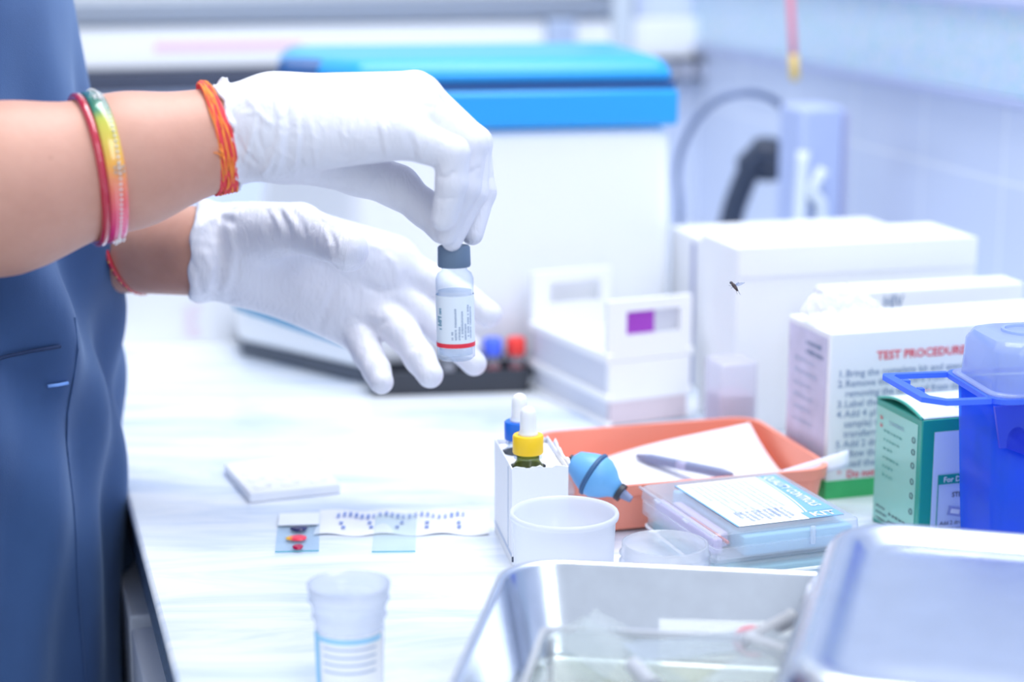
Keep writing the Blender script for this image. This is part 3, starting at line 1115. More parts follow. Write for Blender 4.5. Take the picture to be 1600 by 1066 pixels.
tag(part('paper_sheet', grid(14, 10, sheet1), PAPER, None, loc=ot.location, rot=(0, 0, R(16)), solid=0.0003, smooth=True),
    'white paper sheet lying in the orange tray, one corner lifted', 'paper')


def sheet2(u, v):
    x = -0.068 + u * 0.075
    y = -0.050 + v * 0.10
    return Vector((x, y, 0.0045 + 0.0025 * math.sin(5 * v) * u + 0.001))


tag(part('paper_sheet', grid(10, 10, sheet2), PAPER, None, loc=ot.location, rot=(0, 0, R(16)), solid=0.0003, smooth=True),
    'white paper lying flat in the left half of the orange tray', 'paper')
# rolled pale strip leaning on the near rim at the right
sp = [at(1150, 762, 1.195), at(1235, 738, 1.195), at(1325, 716, 1.192)]
sp[0].z = max(sp[0].z, H + 0.012)


def strip(u, v):
    p = sp[0].lerp(sp[2], u)
    c_ = math.sin(v * math.pi)
    w_ = 0.007 + 0.004 * u
    return p + Vector((0, (v - 0.5) * w_ * 1.2, c_ * w_ * 0.85 - 0.004))


tag(part('paper_strip', grid(12, 10, strip), mat('pale_lilac_paper', (0.74, 0.78, 0.90), 0.5), None, solid=0.0004, smooth=True),
    'pale curled paper strip sticking out over the right rim of the orange tray', 'paper')
# grey pen-like strip
pp0, pp1 = otp(-0.018, 0.030, 0.021), otp(0.022, -0.040, 0.024)
pe = thing('pen', 'slim dark grey pen lying on the papers in the orange tray', 'pen', pp0)
part('pen_body', tube([(0, 0, 0), (pp1 - pp0) * 0.15, (pp1 - pp0) * 0.9, (pp1 - pp0)], [0.0015, 0.0034, 0.0034, 0.002]), mat('slate_plastic', (0.22, 0.26, 0.42), 0.5), pe, smooth=True)
part('pen_band', tube([(pp1 - pp0) * 0.45, (pp1 - pp0) * 0.55], 0.0036), mat('lavender_shade', (0.5, 0.5, 0.5)), pe, smooth=True)
# tissue wad at the left
tis = Field((-0.03, -0.025, -0.002), (0.03, 0.03, 0.035), 0.0012)
for a_, b_, r_ in (((-0.015, 0, 0.008), (0.012, 0.004, 0.010), 0.009), ((-0.004, 0.006, 0.012), (0.014, -0.002, 0.016), 0.009), ((-0.014, -0.004, 0.014), (-0.002, 0.005, 0.018), 0.008)):
    tis.cap(a_, b_, r_, r_ * 0.8, 0.004)
rn = random.Random(4)
for k in range(26):
    a_ = Vector((rn.uniform(-0.02, 0.02), rn.uniform(-0.018, 0.018), rn.uniform(0.0, 0.026)))
    tis.ridge(a_, a_ + Vector((rn.uniform(-0.015, 0.015), rn.uniform(-0.01, 0.01), rn.uniform(-0.01, 0.01))), rn.choice((-0.0016, 0.0014)), 0.0018)
tis.F = np.maximum(tis.F, -(tis.ax[2][None, None, :] - 0.0).astype(np.float32))
tw = tis.obj('tissue', PAPER, None, 1)
tp = at(906, 705, 1.185)
tw.location = (tp.x, tp.y, H + 0.0105)
tw.scale = (1.15, 1.0, 0.95)
tag(tw, 'crumpled white tissue in the left corner of the orange tray', 'tissue')
# blue rubber bulb
q0, q1 = at(893, 742, 1.142), at(966, 772, 1.108)
bb = thing('rubber_bulb', 'pale blue rubber bulb with a black tip resting by the dropper box', 'bulb', at(927, 741, 1.128))
bb.scale = (1.28, 1.28, 1.2)
ax_ = Vector((0.80, -0.36, -0.46)).normalized()
bb.rotation_euler = ax_.to_track_quat('Z', 'Y').to_euler()
part('bulb', lathe([(0, -0.0135), (0.0028, -0.0133), (0.0058, -0.0115), (0.0088, -0.005), (0.0106, 0.0), (0.0103, 0.0045), (0.0080, 0.009), (0.0052, 0.0125), (0.0036, 0.0160), (0, 0.0162)], 32),
     mat('blue_rubber', (0.16, 0.44, 0.78), 0.4), bb, smooth=True)
part('collar', lathe([(0, 0.0155), (0.0044, 0.0156), (0.0044, 0.0180), (0, 0.0182)], 24), BLACK, bb, auto=True)
part('tip', lathe([(0, 0.0175), (0.0026, 0.0176), (0.0016, 0.0235), (0, 0.0237)], 20), mat('slate_plastic', (0.5, 0.5, 0.5)), bb, auto=True)
part('valve', lathe([(0, -0.0150), (0.0022, -0.0148), (0.0024, -0.0128), (0, -0.0126)], 20), BLACK, bb, auto=True)
part('seam', lathe([(0.0104, -0.0012), (0.0113, -0.0004), (0.0113, 0.0008), (0.0104, 0.0016)], 36, closed=True), mat('navy_rubber', (0.04, 0.12, 0.26), 0.5), bb, smooth=True)

# ================================================================ DROPPER BOX
DW, DD, DH = 0.0335, 0.070, 0.0600
db0 = on(800, 886)
db = thing('carton', 'open white carton holding two dropper bottles', 'box', (db0.x, db0.y, H), R(9))
db['label'] = 'small open white carton with torn rim holding two dropper bottles'
th_ = 0.0006
bm = box(0, 0, 0, DW, th_, DH)
box(0, DD - th_, 0, DW, DD, DH - 0.001, bm)
box(0, th_, 0, th_, DD - th_, DH, bm)
box(DW - th_, th_, 0, DW, DD - th_, DH, bm)
box(th_, th_, 0, DW - th_, DD - th_, th_, bm)
part('carton_body', bm, CARD, db)


# insert sheet with two holes, just under the rim
def insert(z):
    bm = bmesh.new()
    n = 28
    x0, x1 = 0.0008, DW - 0.0008
    for (y0, y1, cx, cy, r_) in ((0.001, 0.034, 0.0125, 0.018, 0.0108), (0.034, DD - 0.001, 0.0125, 0.050, 0.0108)):
        rim, out = [], []
        for i in range(n):
            a = 2 * math.pi * i / n
            dx, dy = math.cos(a), math.sin(a)
            rim.append(bm.verts.new((cx + r_ * dx, cy + r_ * dy, z)))
            k = min((x1 - cx) / dx if dx > 1e-6 else 9, (x0 - cx) / dx if dx < -1e-6 else 9,
                    (y1 - cy) / dy if dy > 1e-6 else 9, (y0 - cy) / dy if dy < -1e-6 else 9)
            out.append(bm.verts.new((cx + k * dx, cy + k * dy, z)))
        for i in range(n):
            j = (i + 1) % n
            bm.faces.new((rim[i], rim[j], out[j], out[i]))
    return bm


part('insert', insert(DH - 0.004), PAPER, db, solid=0.0004)
part('torn_flap', grid(10, 2, lambda u, v: Vector((DW - 0.0002 + 0.0016 * v + 0.0006 * math.sin(9 * u), 0.002 + u * 0.05, DH - 0.0002 + v * (0.0022 + 0.0012 * math.sin(14 * u))))), PAPER, db, solid=0.0003, smooth=True)
part('rim_tear', grid(14, 2, lambda u, v: Vector((0.0003 + u * (DW - 0.0006), 0.0003, DH - 0.0002 + v * (0.0008 + 0.0007 * math.sin(17 * u) + 0.0005 * math.sin(41 * u))))), PAPER, db, solid=0.0004, smooth=True)
part('side_line', box(-0.0003, 0.001, 0.006, -0.00005, DD - 0.001, 0.0078), INK_PALE, db)
part('side_line', box(-0.0003, 0.0135, 0.008, -0.00005, 0.0143, DH - 0.002), INK_PALE, db)
part('print_mark', box(-0.0002, -0.0003, 0.0030, 0.0009, -0.00005, 0.0062), INK_DARK, db)

AMBER = clear('amber_green_glass', tint=(0.45, 0.50, 0.20), milk=0.3, milk_col=(0.30, 0.36, 0.08), edge=(0.15, 0.2, 0.05), gloss=1.0)
CLEARG = clear('clear_glass', tint=(0.95, 0.98, 1), edge=(0.40, 0.52, 0.72), edge_amt=0.85, milk=0.06, gloss=0.8)
YELLOW = mat('yellow_cap', (0.98, 0.62, 0.01), 0.4)
BLUEC = mat('royal_blue_cap', (0.01, 0.16, 0.75), 0.4)
NIP = mat('white_rubber', (0.90, 0.91, 0.93), 0.4, sss=0.1)


def dropper(label, x, y, capm, lift, glass):
    p = Vector((db0.x + math.cos(R(9)) * x - math.sin(R(9)) * y, db0.y + math.sin(R(9)) * x + math.cos(R(9)) * y, H + 0.001 + lift))
    t = thing('dropper_bottle', label, 'bottle', p, R(9))
    part('bottle', lathe([(0, 0), (0.0095, 0.0002), (0.0102, 0.002), (0.0102, 0.051), (0.0090, 0.0560), (0.0068, 0.0590), (0.0066, 0.0640), (0, 0.0640)], 32), glass, t, smooth=True)
    part('neck_ring', lathe([(0.0066, 0.0600), (0.0084, 0.0604), (0.0084, 0.0614), (0.0066, 0.0618)], 32, closed=True), CLEARG, t, smooth=True)
    bm = lathe([(0, 0.0634), (0.0089, 0.0634), (0.0092, 0.0640), (0.0092, 0.0738), (0.0086, 0.0746), (0, 0.0746)], 48)
    part('cap', bm, capm, t, auto=True)
    part('teat', lathe([(0, 0.0744), (0.0062, 0.0744), (0.0056, 0.0758), (0.0049, 0.0775), (0.0048, 0.085), (0.0046, 0.0885), (0.0034, 0.0908), (0.0015, 0.0918), (0, 0.092)], 32), NIP, t, smooth=True)


dropper('dropper bottle with a yellow cap and white teat in the open carton', 0.0125, 0.018, YELLOW, 0.0, AMBER)
dropper('dropper bottle with a royal blue cap, behind the yellow-capped one', 0.0125, 0.050, BLUEC, 0.0, CLEARG)

# ================================================================ CUPS, KIT CASE
MILKY = clear('milky_plastic', tint=(0.97, 0.98, 1), milk=0.72, milk_col=(0.93, 0.95, 1.0), edge=(0.8, 0.86, 0.97), rough=0.2, gloss=0.5)
CLEARP = clear('clear_plastic', tint=(0.97, 0.98, 1), milk=0.36, milk_col=(0.96, 0.97, 1), edge=(0.55, 0.68, 0.88), rough=0.1, gloss=1.0)
cu = thing('plastic_cup', 'wide milky white plastic cup in front of the dropper box', 'cup', (0.0295, 1.0385, H))
part('cup_wall', lathe([(0, 0.0), (0.0265, 0.0), (0.0275, 0.001), (0.0292, 0.043), (0.0308, 0.0435), (0.0311, 0.0455), (0.0306, 0.0470), (0.0290, 0.0470), (0.0282, 0.045), (0.0268, 0.002), (0, 0.0015)], 64), MILKY, cu, smooth=True)
cu2 = thing('plastic_jar', 'low clear plastic jar with screw ridges left of the kit case', 'jar', (0.0835, 0.9985, H))
part('jar_wall', lathe([(0, 0), (0.0245, 0), (0.0255, 0.001), (0.0255, 0.024), (0.0238, 0.026), (0.0238, 0.030), (0.0250, 0.031), (0.0238, 0.032), (0.0238, 0.035), (0.0250, 0.036), (0.0238, 0.037), (0.0236, 0.0415), (0.0222, 0.0418), (0.0222, 0.026), (0.0235, 0.023), (0.0235, 0.002), (0, 0.0015)], 56), CLEARP, cu2, smooth=True)
part('contents', lathe([(0, 0.002), (0.0230, 0.002), (0.0230, 0.016), (0, 0.016)], 40), mat('white_powder', (0.85, 0.88, 0.94), 0.7), cu2, auto=True)

# kit case (top at z = .035)
KW, KD, KZ = 0.093, 0.104, 0.0175
kyaw = R(20)
kc = thing('kit_case', 'clear hinged plastic case labelled quality controls kit beside the steel trays', 'case', (0.1145, 1.033, H + 0.0172), kyaw)
bm = shell([(KW, KD, 0.004, 0.0), (KW, KD, 0.004, 0.0082), (KW - 0.003, KD - 0.003, 0.003, 0.0082), (KW - 0.004, KD - 0.004, 0.003, 0.0012)])
part('case_base', bm, CLEARP, kc, loc=(KW / 2, KD / 2, 0))
bm = shell([(KW, KD, 0.004, 0.0086), (KW + 0.001, KD + 0.001, 0.004, 0.0098), (KW, KD, 0.004, 0.0165), (KW - 0.003, KD - 0.003, 0.003, 0.0175)])
part('case_lid', bm, CLEARP, kc, loc=(KW / 2, KD / 2, 0))
part('foam_insert', box(0.020, 0.003, 0.0015, KW - 0.003, KD - 0.003, 0.013), mat('light_blue_foam', (0.36, 0.66, 0.84), 0.7), kc, bevel=0.001)
part('reagent_strip', box(0.004, 0.01, 0.002, 0.010, KD - 0.012, 0.011), mat('lavender_contents', (0.62, 0.52, 0.78), 0.6), kc, bevel=0.001)
part('reagent_strip', box(0.0125, 0.02, 0.002, 0.0185, KD - 0.02, 0.011), mat('lavender_contents', (0.5, 0.5, 0.5)), kc, bevel=0.001)
part('red_strip', box(0.0105, 0.006, 0.009, 0.012, 0.055, 0.0105), mat('brick_red_card', (0.62, 0.12, 0.10), 0.6), kc)
part('latch', box(0.060, -0.0022, 0.0055, 0.0635, 0.0, 0.0165), CLEARP, kc, bevel=0.0008)
bm = box(-0.0016, 0.0, 0.0155, 0.0, KD, 0.017)
box(-0.004, 0.03, 0.0155, -0.0016, 0.036, 0.017, bm)
box(-0.004, 0.070, 0.0155, -0.0016, 0.076, 0.017, bm)
part('hinge', bm, CLEARP, kc, bevel=0.0004)
LZ = 0.0178
LBL = mat('sky_blue_print', (0.20, 0.45, 0.80), 0.5)
part('label', rectf(0.018, 0.008, KW - 0.006, KD - 0.010, LZ), mat('label_paper', (0.93, 0.94, 0.97), 0.5), kc)
lb = [o for o in C.objects if o.parent == kc and o.name.startswith('label')][0]
part('label_border', rectf(0.0180, 0.008, 0.0192, KD - 0.010, LZ + 0.0002), LBL, lb)
bm = bmesh.new()
cur = [(KW - 0.0215 - 0.006 * (k / 12) ** 2.5, KD - 0.010 - k / 12 * (KD - 0.030)) for k in range(13)]
vr = [bm.verts.new((KW - 0.006, p[1], LZ + 0.0002)) for p in cur]
vl = [bm.verts.new((p[0] + 0.004, p[1], LZ + 0.0002)) for p in cur]
for i in range(12):
    bm.faces.new((vl[i], vl[i + 1], vr[i + 1], vr[i]))
part('label_band', bm, LBL, lb)
bm = bmesh.new()
vr = [bm.verts.new((p[0] + 0.0028, p[1], LZ + 0.0002)) for p in cur]
vl = [bm.verts.new((p[0] + 0.0018, p[1], LZ + 0.0002)) for p in cur]
for i in range(12):
    bm.faces.new((vl[i], vl[i + 1], vr[i + 1], vr[i]))
part('label_line', bm, LBL, lb)
part('label_band', rectf(KW - 0.0285, 0.008, KW - 0.006, 0.0195, LZ + 0.0002), LBL, lb)
wk = mat('white_ink', (0.5, 0.5, 0.5))
text(lb, 'QUALITY CONTROLS', 0.0092, (KW - 0.0162, KD - 0.013, LZ + 0.0005), (0, 0, R(-90)), wk, bold=0.02, sx=0.71)
text(lb, 'KIT', 0.0105, (KW - 0.0250, 0.0098, LZ + 0.0005), (0, 0, 0), wk, bold=0.02)
part('print', dashes(0.078, 0.040, 10, seed=41, ragged=0.75, word=0.05), INK_PALE, lb, loc=(0.0610, KD - 0.014, LZ + 0.0004), rot=(0, 0, R(-90)))
part('print', dashes(0.020, 0.034, 9, seed=44, ragged=0.4, word=0.2), INK_BLUE, lb, loc=(0.0570, 0.032, LZ + 0.0005), rot=(0, 0, R(-90)))
# second case below it
k2 = thing('kit_case', 'flat clear case with pale blue foam lying under the labelled kit case', 'case', (0.1145, 1.031, H), R(18))
bm = shell([(KW, KD, 0.004, 0.0), (KW, KD, 0.004, 0.0158), (KW - 0.002, KD - 0.002, 0.003, 0.0168)])
part('case_shell', bm, CLEARP, k2, loc=(KW / 2, KD / 2, 0))
part('foam_insert', box(0.003, 0.003, 0.0008, KW - 0.003, KD - 0.003, 0.0125), mat('aqua_foam', (0.35, 0.68, 0.74), 0.7), k2, bevel=0.001)
part('lid_edge', shell([(KW + 0.001, KD + 0.001, 0.004, 0.0085), (KW + 0.003, KD + 0.003, 0.005, 0.009), (KW + 0.003, KD + 0.003, 0.005, 0.0102), (KW + 0.001, KD + 0.001, 0.004, 0.0106)], cap_last=False), WHITE, k2, loc=(KW / 2, KD / 2, 0))

# ================================================================ STEEL TRAYS
syaw = R(-8)
SX, SY = 0.335, 0.215
t0 = on(792, 872, 0.05)
ca2, sa2 = math.cos(syaw), math.sin(syaw)
cs = Vector((t0.x, t0.y, 0)) + Vector((ca2 * SX / 2 + sa2 * SY / 2, sa2 * SX / 2 - ca2 * SY / 2, 0))
stt = thing('steel_tray', 'open stainless steel tray of rinse water holding glass slides', 'tray', (cs.x, cs.y, H), syaw)
# walls flare outwards; rolled rim
lv = [(SX - 0.030, SY - 0.030, 0.022, 0.0), (SX - 0.022, SY - 0.022, 0.025, 0.003), (SX - 0.006, SY - 0.006, 0.028, 0.045), (SX + 0.001, SY + 0.001, 0.031, 0.0455), (SX + 0.003, SY + 0.003, 0.032, 0.048),
      (SX + 0.001, SY + 0.001, 0.031, 0.0502), (SX - 0.005, SY - 0.005, 0.028, 0.0505), (SX - 0.008, SY - 0.008, 0.027, 0.0485), (SX - 0.024, SY - 0.024, 0.024, 0.006), (SX - 0.034, SY - 0.034, 0.019, 0.0018)]
part('tray_shell', shell(lv, n=10), STEEL, stt, auto=False, smooth=True)
stt.children[0].data.set_sharp_from_angle(angle=R(60))


def st_p(x, y, z=0.0):
    return Vector((cs.x + ca2 * x - sa2 * y, cs.y + sa2 * x + ca2 * y, H + z))


# a shallow layer of yellowish liquid
liq = thing('liquid', 'shallow yellowish rinse water in the open steel tray', 'liquid', (cs.x, cs.y, H), syaw)
lq = clear('rinse_water', tint=(0.97, 0.97, 0.93), milk=0.14, milk_col=(0.86, 0.87, 0.76), edge=(0.85, 0.87, 0.8), rough=0.02, gloss=1.0)
bpy.data.objects.remove(liq)
tag(part('rinse_water', prism(rrect(SX - 0.0355, SY - 0.0355, 0.018, 8), 0.0022, 0.0062), lq, None, loc=(cs.x, cs.y, H), rot=(0, 0, syaw)),
    'shallow yellowish rinse water in the open steel tray', 'liquid')
GL = clear('slide_glass', tint=(0.97, 0.99, 0.99), edge=(0.80, 0.92, 0.94), edge_amt=0.9, milk=0.10, milk_col=(0.85, 0.95, 1), rough=0.03, gloss=0.6)


def edge_glass():
    return clear('slide_edge', tint=(0.65, 0.88, 0.9), edge=(0.3, 0.6, 0.65), milk=0.45, milk_col=(0.35, 0.70, 0.76))


# clear glass dish standing in the tray, left
gw, gdp, gh = 0.128, 0.085, 0.033
gc_ = on(846, 974, 0.0400)
gcx = Vector((gc_.x, gc_.y, 0)) + Vector((ca2 * gw / 2 + sa2 * gdp / 2, sa2 * gw / 2 - ca2 * gdp / 2, 0))
gd = thing('glass_dish', 'clear rectangular glass dish standing in the open steel tray', 'dish', (gcx.x, gcx.y, H + 0.0065), syaw)
CG2 = clear('thick_clear_glass', tint=(0.95, 0.97, 0.96), edge=(0.62, 0.72, 0.84), edge_amt=0.8, milk=0.16, milk_col=(0.9, 0.94, 1), gloss=1.2)
RIMG = clear('bright_glass_rim', tint=(0.95, 0.97, 1), milk=0.65, milk_col=(0.93, 0.95, 1.0), gloss=1.2)
part('dish_wall', shell([(gw - 0.006, gdp - 0.006, 0.008, 0.0), (gw - 0.002, gdp - 0.002, 0.009, gh - 0.003), (gw - 0.006, gdp - 0.006, 0.007, gh - 0.003), (gw - 0.012, gdp - 0.012, 0.006, 0.003)], n=6), CG2, gd, auto=True)
part('dish_rim', shell([(gw - 0.006, gdp - 0.006, 0.007, gh - 0.003), (gw, gdp, 0.010, gh - 0.003), (gw, gdp, 0.010, gh), (gw - 0.006, gdp - 0.006, 0.007, gh), (gw - 0.006, gdp - 0.006, 0.007, gh - 0.003)], cap_last=False, n=6), RIMG, gd, auto=True)
part('corner_post', box(-gw / 2 + 0.004, gdp / 2 - 0.012, 0.003, -gw / 2 + 0.0075, gdp / 2 - 0.008, gh - 0.002), RIMG, gd, bevel=0.001)
part('dish_liquid', prism(rrect(gw - 0.013, gdp - 0.013, 0.006, 5), 0.0032, 0.018), lq, gd)


def gp(x, y, z):
    return Vector((gcx.x + ca2 * x - sa2 * y, gcx.y + sa2 * x + ca2 * y, H + 0.0065 + z))


SGL = clear('wet_slide_glass', tint=(0.96, 0.98, 0.98), edge=(0.75, 0.86, 0.90), milk=0.22, milk_col=(0.90, 0.95, 1), rough=0.03, gloss=1.6)
sl_lab = ['glass slide leaning on the left end inside the glass dish', 'glass slide leaning across the near side of the glass dish',
          'glass slide laid over the rim of the glass dish near its middle', 'glass slide poking out of the dish beside the upturned steel tray', 'glass slide with a faint red smear at the back of the steel tray']
spots = [((-0.040, 0.012, 0.026), (R(24), R(-14), R(70))), ((-0.022, 0.006, 0.030), (R(10), R(12), R(-38))), ((0.016, 0.018, 0.0358), (0, R(2), R(28))),
         ((0.040, -0.010, 0.037), (R(4), R(-5), R(62))), ((0.030, 0.056, 0.024), (R(30), 0, R(4)))]
for (p_, r_), l_ in zip(spots, sl_lab):
    t = thing('glass_slide', l_, 'slide', gp(*p_), 0, 'glass slides in the steel tray', rot=(r_[0], r_[1], r_[2] + syaw))
    part('slide_plate', box(-0.0375, -0.0127, -0.0005, 0.0375, 0.0127, 0.0005), SGL, t)
    if 'red smear' in l_:
        part('smear', lathe([(0, 0.0006), (0.010, 0.0006), (0.009, 0.0009), (0, 0.001)], 24), mat('red_stain', (0.60, 0.22, 0.28), 0.5), t, loc=(0.008, 0, 0))
for k, (p0_, p1_, l_) in enumerate((((1165, 1004, 0.040), (1238, 966, 0.046), 'clear glass tube at the back right of the steel tray, its mouth up'),
                                 ((1160, 998, 0.046), (1250, 1030, 0.042), 'clear glass tube angled towards the upturned steel tray, nearer of the two'),
                                 ((985, 1036, 0.044), (1020, 1075, 0.042), 'clear glass tube lying over the near side of the glass dish'))):
    A, B = on(*p0_), on(*p1_)
    t = thing('glass_tube', l_, 'tube', A)
    t.rotation_euler = (B - A).to_track_quat('Z', 'Y').to_euler()
    ln = (B - A).length
    part('tube_wall', lathe([(0, 0), (0.003, 0.0008), (0.0042, 0.003), (0.0042, ln - 0.001), (0.0050, ln), (0.0036, ln), (0.0034, 0.004), (0, 0.002)], 24), RIMG, t, smooth=True)

# the inverted steel lid resting on the right part of the tray
LX, LY, LH = 0.30, 0.235, 0.030
lyaw = R(-15)
cl, sl2 = math.cos(lyaw), math.sin(lyaw)
lt = on(1290, 806, 0.078)
lc = Vector((lt.x, lt.y, 0)) + Vector((cl * LX / 2 + sl2 * LY / 2, sl2 * LX / 2 - cl * LY / 2, 0))
sld = thing('steel_tray', 'upturned steel tray with pressed ridges lying on top of the open one', 'tray', (lc.x, lc.y, H + 0.0520), lyaw)
lv = [(LX + 0.006, LY + 0.006, 0.038, 0.0), (LX + 0.007, LY + 0.007, 0.038, 0.002), (LX + 0.003, LY + 0.003, 0.036, 0.003), (LX - 0.006, LY - 0.006, 0.034, 0.015), (LX - 0.010, LY - 0.010, 0.033, 0.0215), (LX - 0.017, LY - 0.017, 0.030, 0.0262),
      (LX - 0.025, LY - 0.025, 0.028, 0.0285), (LX - 0.032, LY - 0.032, 0.025, 0.0285), (LX - 0.040, LY - 0.040, 0.022, 0.0262), (LX - 0.048, LY - 0.048, 0.020, 0.0228), (LX - 0.058, LY - 0.058, 0.018, 0.0222), (LX - 0.075, LY - 0.075, 0.016, 0.0240), (LX - 0.10, LY - 0.10, 0.014, 0.0246)]
part('tray_shell', shell(lv, n=10), STEEL, sld, smooth=True, solid=0.0008)
bm = shell([(LX - 0.150, LY - 0.095, 0.012, 0.0235), (LX - 0.156, LY - 0.101, 0.012, 0.0292), (LX - 0.162, LY - 0.107, 0.012, 0.0302)], n=8)
part('pressed_panel', bm, STEEL, sld, loc=(0.030, 0.0, 0), smooth=True)

# ================================================================ LEFT / FRONT THINGS
# translucent jar in the foreground
jr = thing('specimen_jar', 'translucent ribbed specimen jar with a pale blue label at the front', 'jar', (-0.0800, 0.893, H))
part('jar_wall', lathe([(0, 0), (0.0150, 0), (0.0162, 0.001), (0.0172, 0.038), (0.0186, 0.040), (0.0176, 0.0415), (0.0190, 0.0475), (0.0202, 0.0485), (0.0194, 0.050), (0.0206, 0.0560), (0.0196, 0.0562), (0.0180, 0.046), (0.0160, 0.036), (0.0152, 0.002), (0, 0.0015)], 56), clear('jar_plastic', tint=(0.97, 0.98, 1), milk=0.30, milk_col=(0.92, 0.95, 1.0), edge=(0.62, 0.72, 0.90), rough=0.12, gloss=0.8), jr, smooth=True)


def arc(r0, r1, z0, z1, a0, a1, n=20, rf=None):
    bm = bmesh.new()
    prev = None
    for i in range(n + 1):
        a = R(a0 + (a1 - a0) * i / n)
        ra = r0
        rb = r1
        cur = [bm.verts.new((ra * math.cos(a), ra * math.sin(a), z0)), bm.verts.new((rb * math.cos(a), rb * math.sin(a), z1))]
        if prev:
            bm.faces.new((prev[0], cur[0], cur[1], prev[1]))
        prev = cur
    return bm


jl = part('label', arc(0.01665, 0.01735, 0.004, 0.034, 195, 345), mat('label_paper', (0.5, 0.5, 0.5)), jr, smooth=True)
part('label_band', arc(0.0169, 0.0176, 0.0045, 0.034, 196, 216), mat('pale_sky_print', (0.30, 0.64, 0.90), 0.5), jl, smooth=True)
part('label_band', arc(0.01745, 0.0176, 0.0305, 0.033, 216, 335), mat('pale_sky_print', (0.5, 0.5, 0.5)), jl, smooth=True)
for k in range(4):
    part('print', arc(0.01735 - k * 0.0001, 0.01738 - k * 0.0001, 0.0270 - k * 0.004, 0.0282 - k * 0.004, 226, 322), INK_PALE, jl, smooth=True)

# glass slides on the counter
def counter_slide(label, px, py, yaw, spots_=False):
    p = on(px, py)
    t = thing('glass_slide', label, 'slide', (p.x, p.y, H + 0.0009), yaw, None)
    w, l = 0.0262, 0.075
    part('slide_plate', box(0, 0, 0, w, l, 0.0010), GL if not spots_ else clear('tinted_slide_glass', tint=(0.91, 0.95, 0.98), edge=(0.8, 0.9, 0.97), milk=0.10, milk_col=(0.65, 0.80, 0.92), gloss=0.5), t)
    part('near_edge', box(0, -0.0002, 0, w, 0.0, 0.0010), edge_glass(), t)
    return t


ga = counter_slide('glass slide carrying three coloured drops, left of the blank slide', 430, 866, R(5), True)
part('frosted_end', box(0.0002, 0.050, 0.0010, 0.026, 0.0748, 0.00104), mat('frosted_white', (0.88, 0.91, 0.96), 0.6), ga)


def drop(t, x, y, rx, ry, h, m, name):
    bm = lathe([(1, 0), (0.95, 0.35), (0.75, 0.72), (0.45, 0.93), (0, 1)], 28)
    o = part(name, bm, m, t, loc=(x, y, 0.0010), smooth=True)
    for v in o.data.vertices:
        a = math.atan2(v.co.y, v.co.x)
        k = 1 + 0.08 * math.sin(3 * a + x * 900)
        v.co.x *= rx * k
        v.co.y *= ry * k
        v.co.z *= h
    return o


drop(ga, 0.0135, 0.0420, 0.0055, 0.0052, 0.0016, mat('navy_reagent', (0.02, 0.02, 0.11), 0.2), 'navy_drop')
mrd, N, L = nt('red_yellow_reagent')
b = N['Principled BSDF']
b.inputs['Roughness'].default_value = 0.2
tc = N.new('ShaderNodeTexCoord')
sx_ = N.new('ShaderNodeSeparateXYZ')
cr = N.new('ShaderNodeValToRGB')
cr.color_ramp.elements[0].position = 0.12
cr.color_ramp.elements[0].color = (0.95, 0.55, 0.05, 1)
cr.color_ramp.elements[1].position = 0.38
cr.color_ramp.elements[1].color = (0.85, 0.03, 0.08, 1)
L.new(tc.outputs['Generated'], sx_.inputs[0])
L.new(sx_.outputs[0], cr.inputs[0])
L.new(cr.outputs[0], b.inputs['Base Color'])
drop(ga, 0.0125, 0.0235, 0.0065, 0.0052, 0.0015, mrd, 'red_drop')
drop(ga, 0.0135, 0.0062, 0.0033, 0.0045, 0.0014, mat('crimson_reagent', (0.45, 0.0, 0.06), 0.2), 'crimson_drop')
gb2 = counter_slide('blank glass slide lying across the printed paper strip', 581, 866, R(2))

# printed paper strip under the slides
ps0 = on(490, 838)


def pstrip(u, v):
    x = u * 0.109
    wav = 0.0006 + 0.0007 * (1 - v) * (1 + math.sin(u * 19 + 0.6))
    return Vector((x, v * 0.052 + 0.002 * math.sin(u * 19), wav * 0.62))


pst = thing('paper_strip', 'long white paper strip with small blue print lying on the marble', 'paper', (ps0.x, ps0.y, H), R(1))
part('strip_sheet', grid(50, 6, pstrip), PAPER, pst, smooth=True)
INKB = mat('printed_blue', (0.16, 0.26, 0.62), 0.6)
bm = bmesh.new()
rn = random.Random(5)
for k in range(22):
    x = 0.012 + k * 0.0038
    s_ = rn.uniform(0.0009, 0.0016)
    rectf(x, 0.033 + 0.003 * math.sin(k), x + s_ * 1.2, 0.0385 + 0.003 * math.sin(k) + s_ * 2, 0.0016, bm)
for k in range(5):
    for j in range(2):
        x = 0.014 + k * 0.018 + rn.uniform(0, 0.003)
        rectf(x, 0.011 + j * 0.009, x + 0.0024, 0.0150 + j * 0.009, 0.0017, bm)
part('print', bm, INKB, pst)

# white well plate
wp0 = on(390, 787)
wp = thing('reaction_tile', 'small white plastic tile with round wells at the back left of the slides', 'tile', (wp0.x, wp0.y, H), R(21))
part('tile_body', box(0, 0, 0, 0.062, 0.075, 0.007), mat('matt_white_plastic', (0.85, 0.87, 0.93), 0.4), wp, bevel=0.0012)
bm = bmesh.new()
for i in range(3):
    for j in range(4):
        m_ = Matrix.Translation((0.012 + i * 0.019, 0.011 + j * 0.018, 0.007))
        b2 = lathe([(0.0066, 0.0), (0.0062, 0.0008), (0.0058, 0.0002), (0.0, 0.00012)], 20)
        me_ = bpy.data.meshes.new('x')
        b2.to_mesh(me_)
        b2.free()
        me_.transform(m_)
        bm.from_mesh(me_)
part('well', bm, mat('matt_white_plastic', (0.5, 0.5, 0.5)), wp, smooth=True)

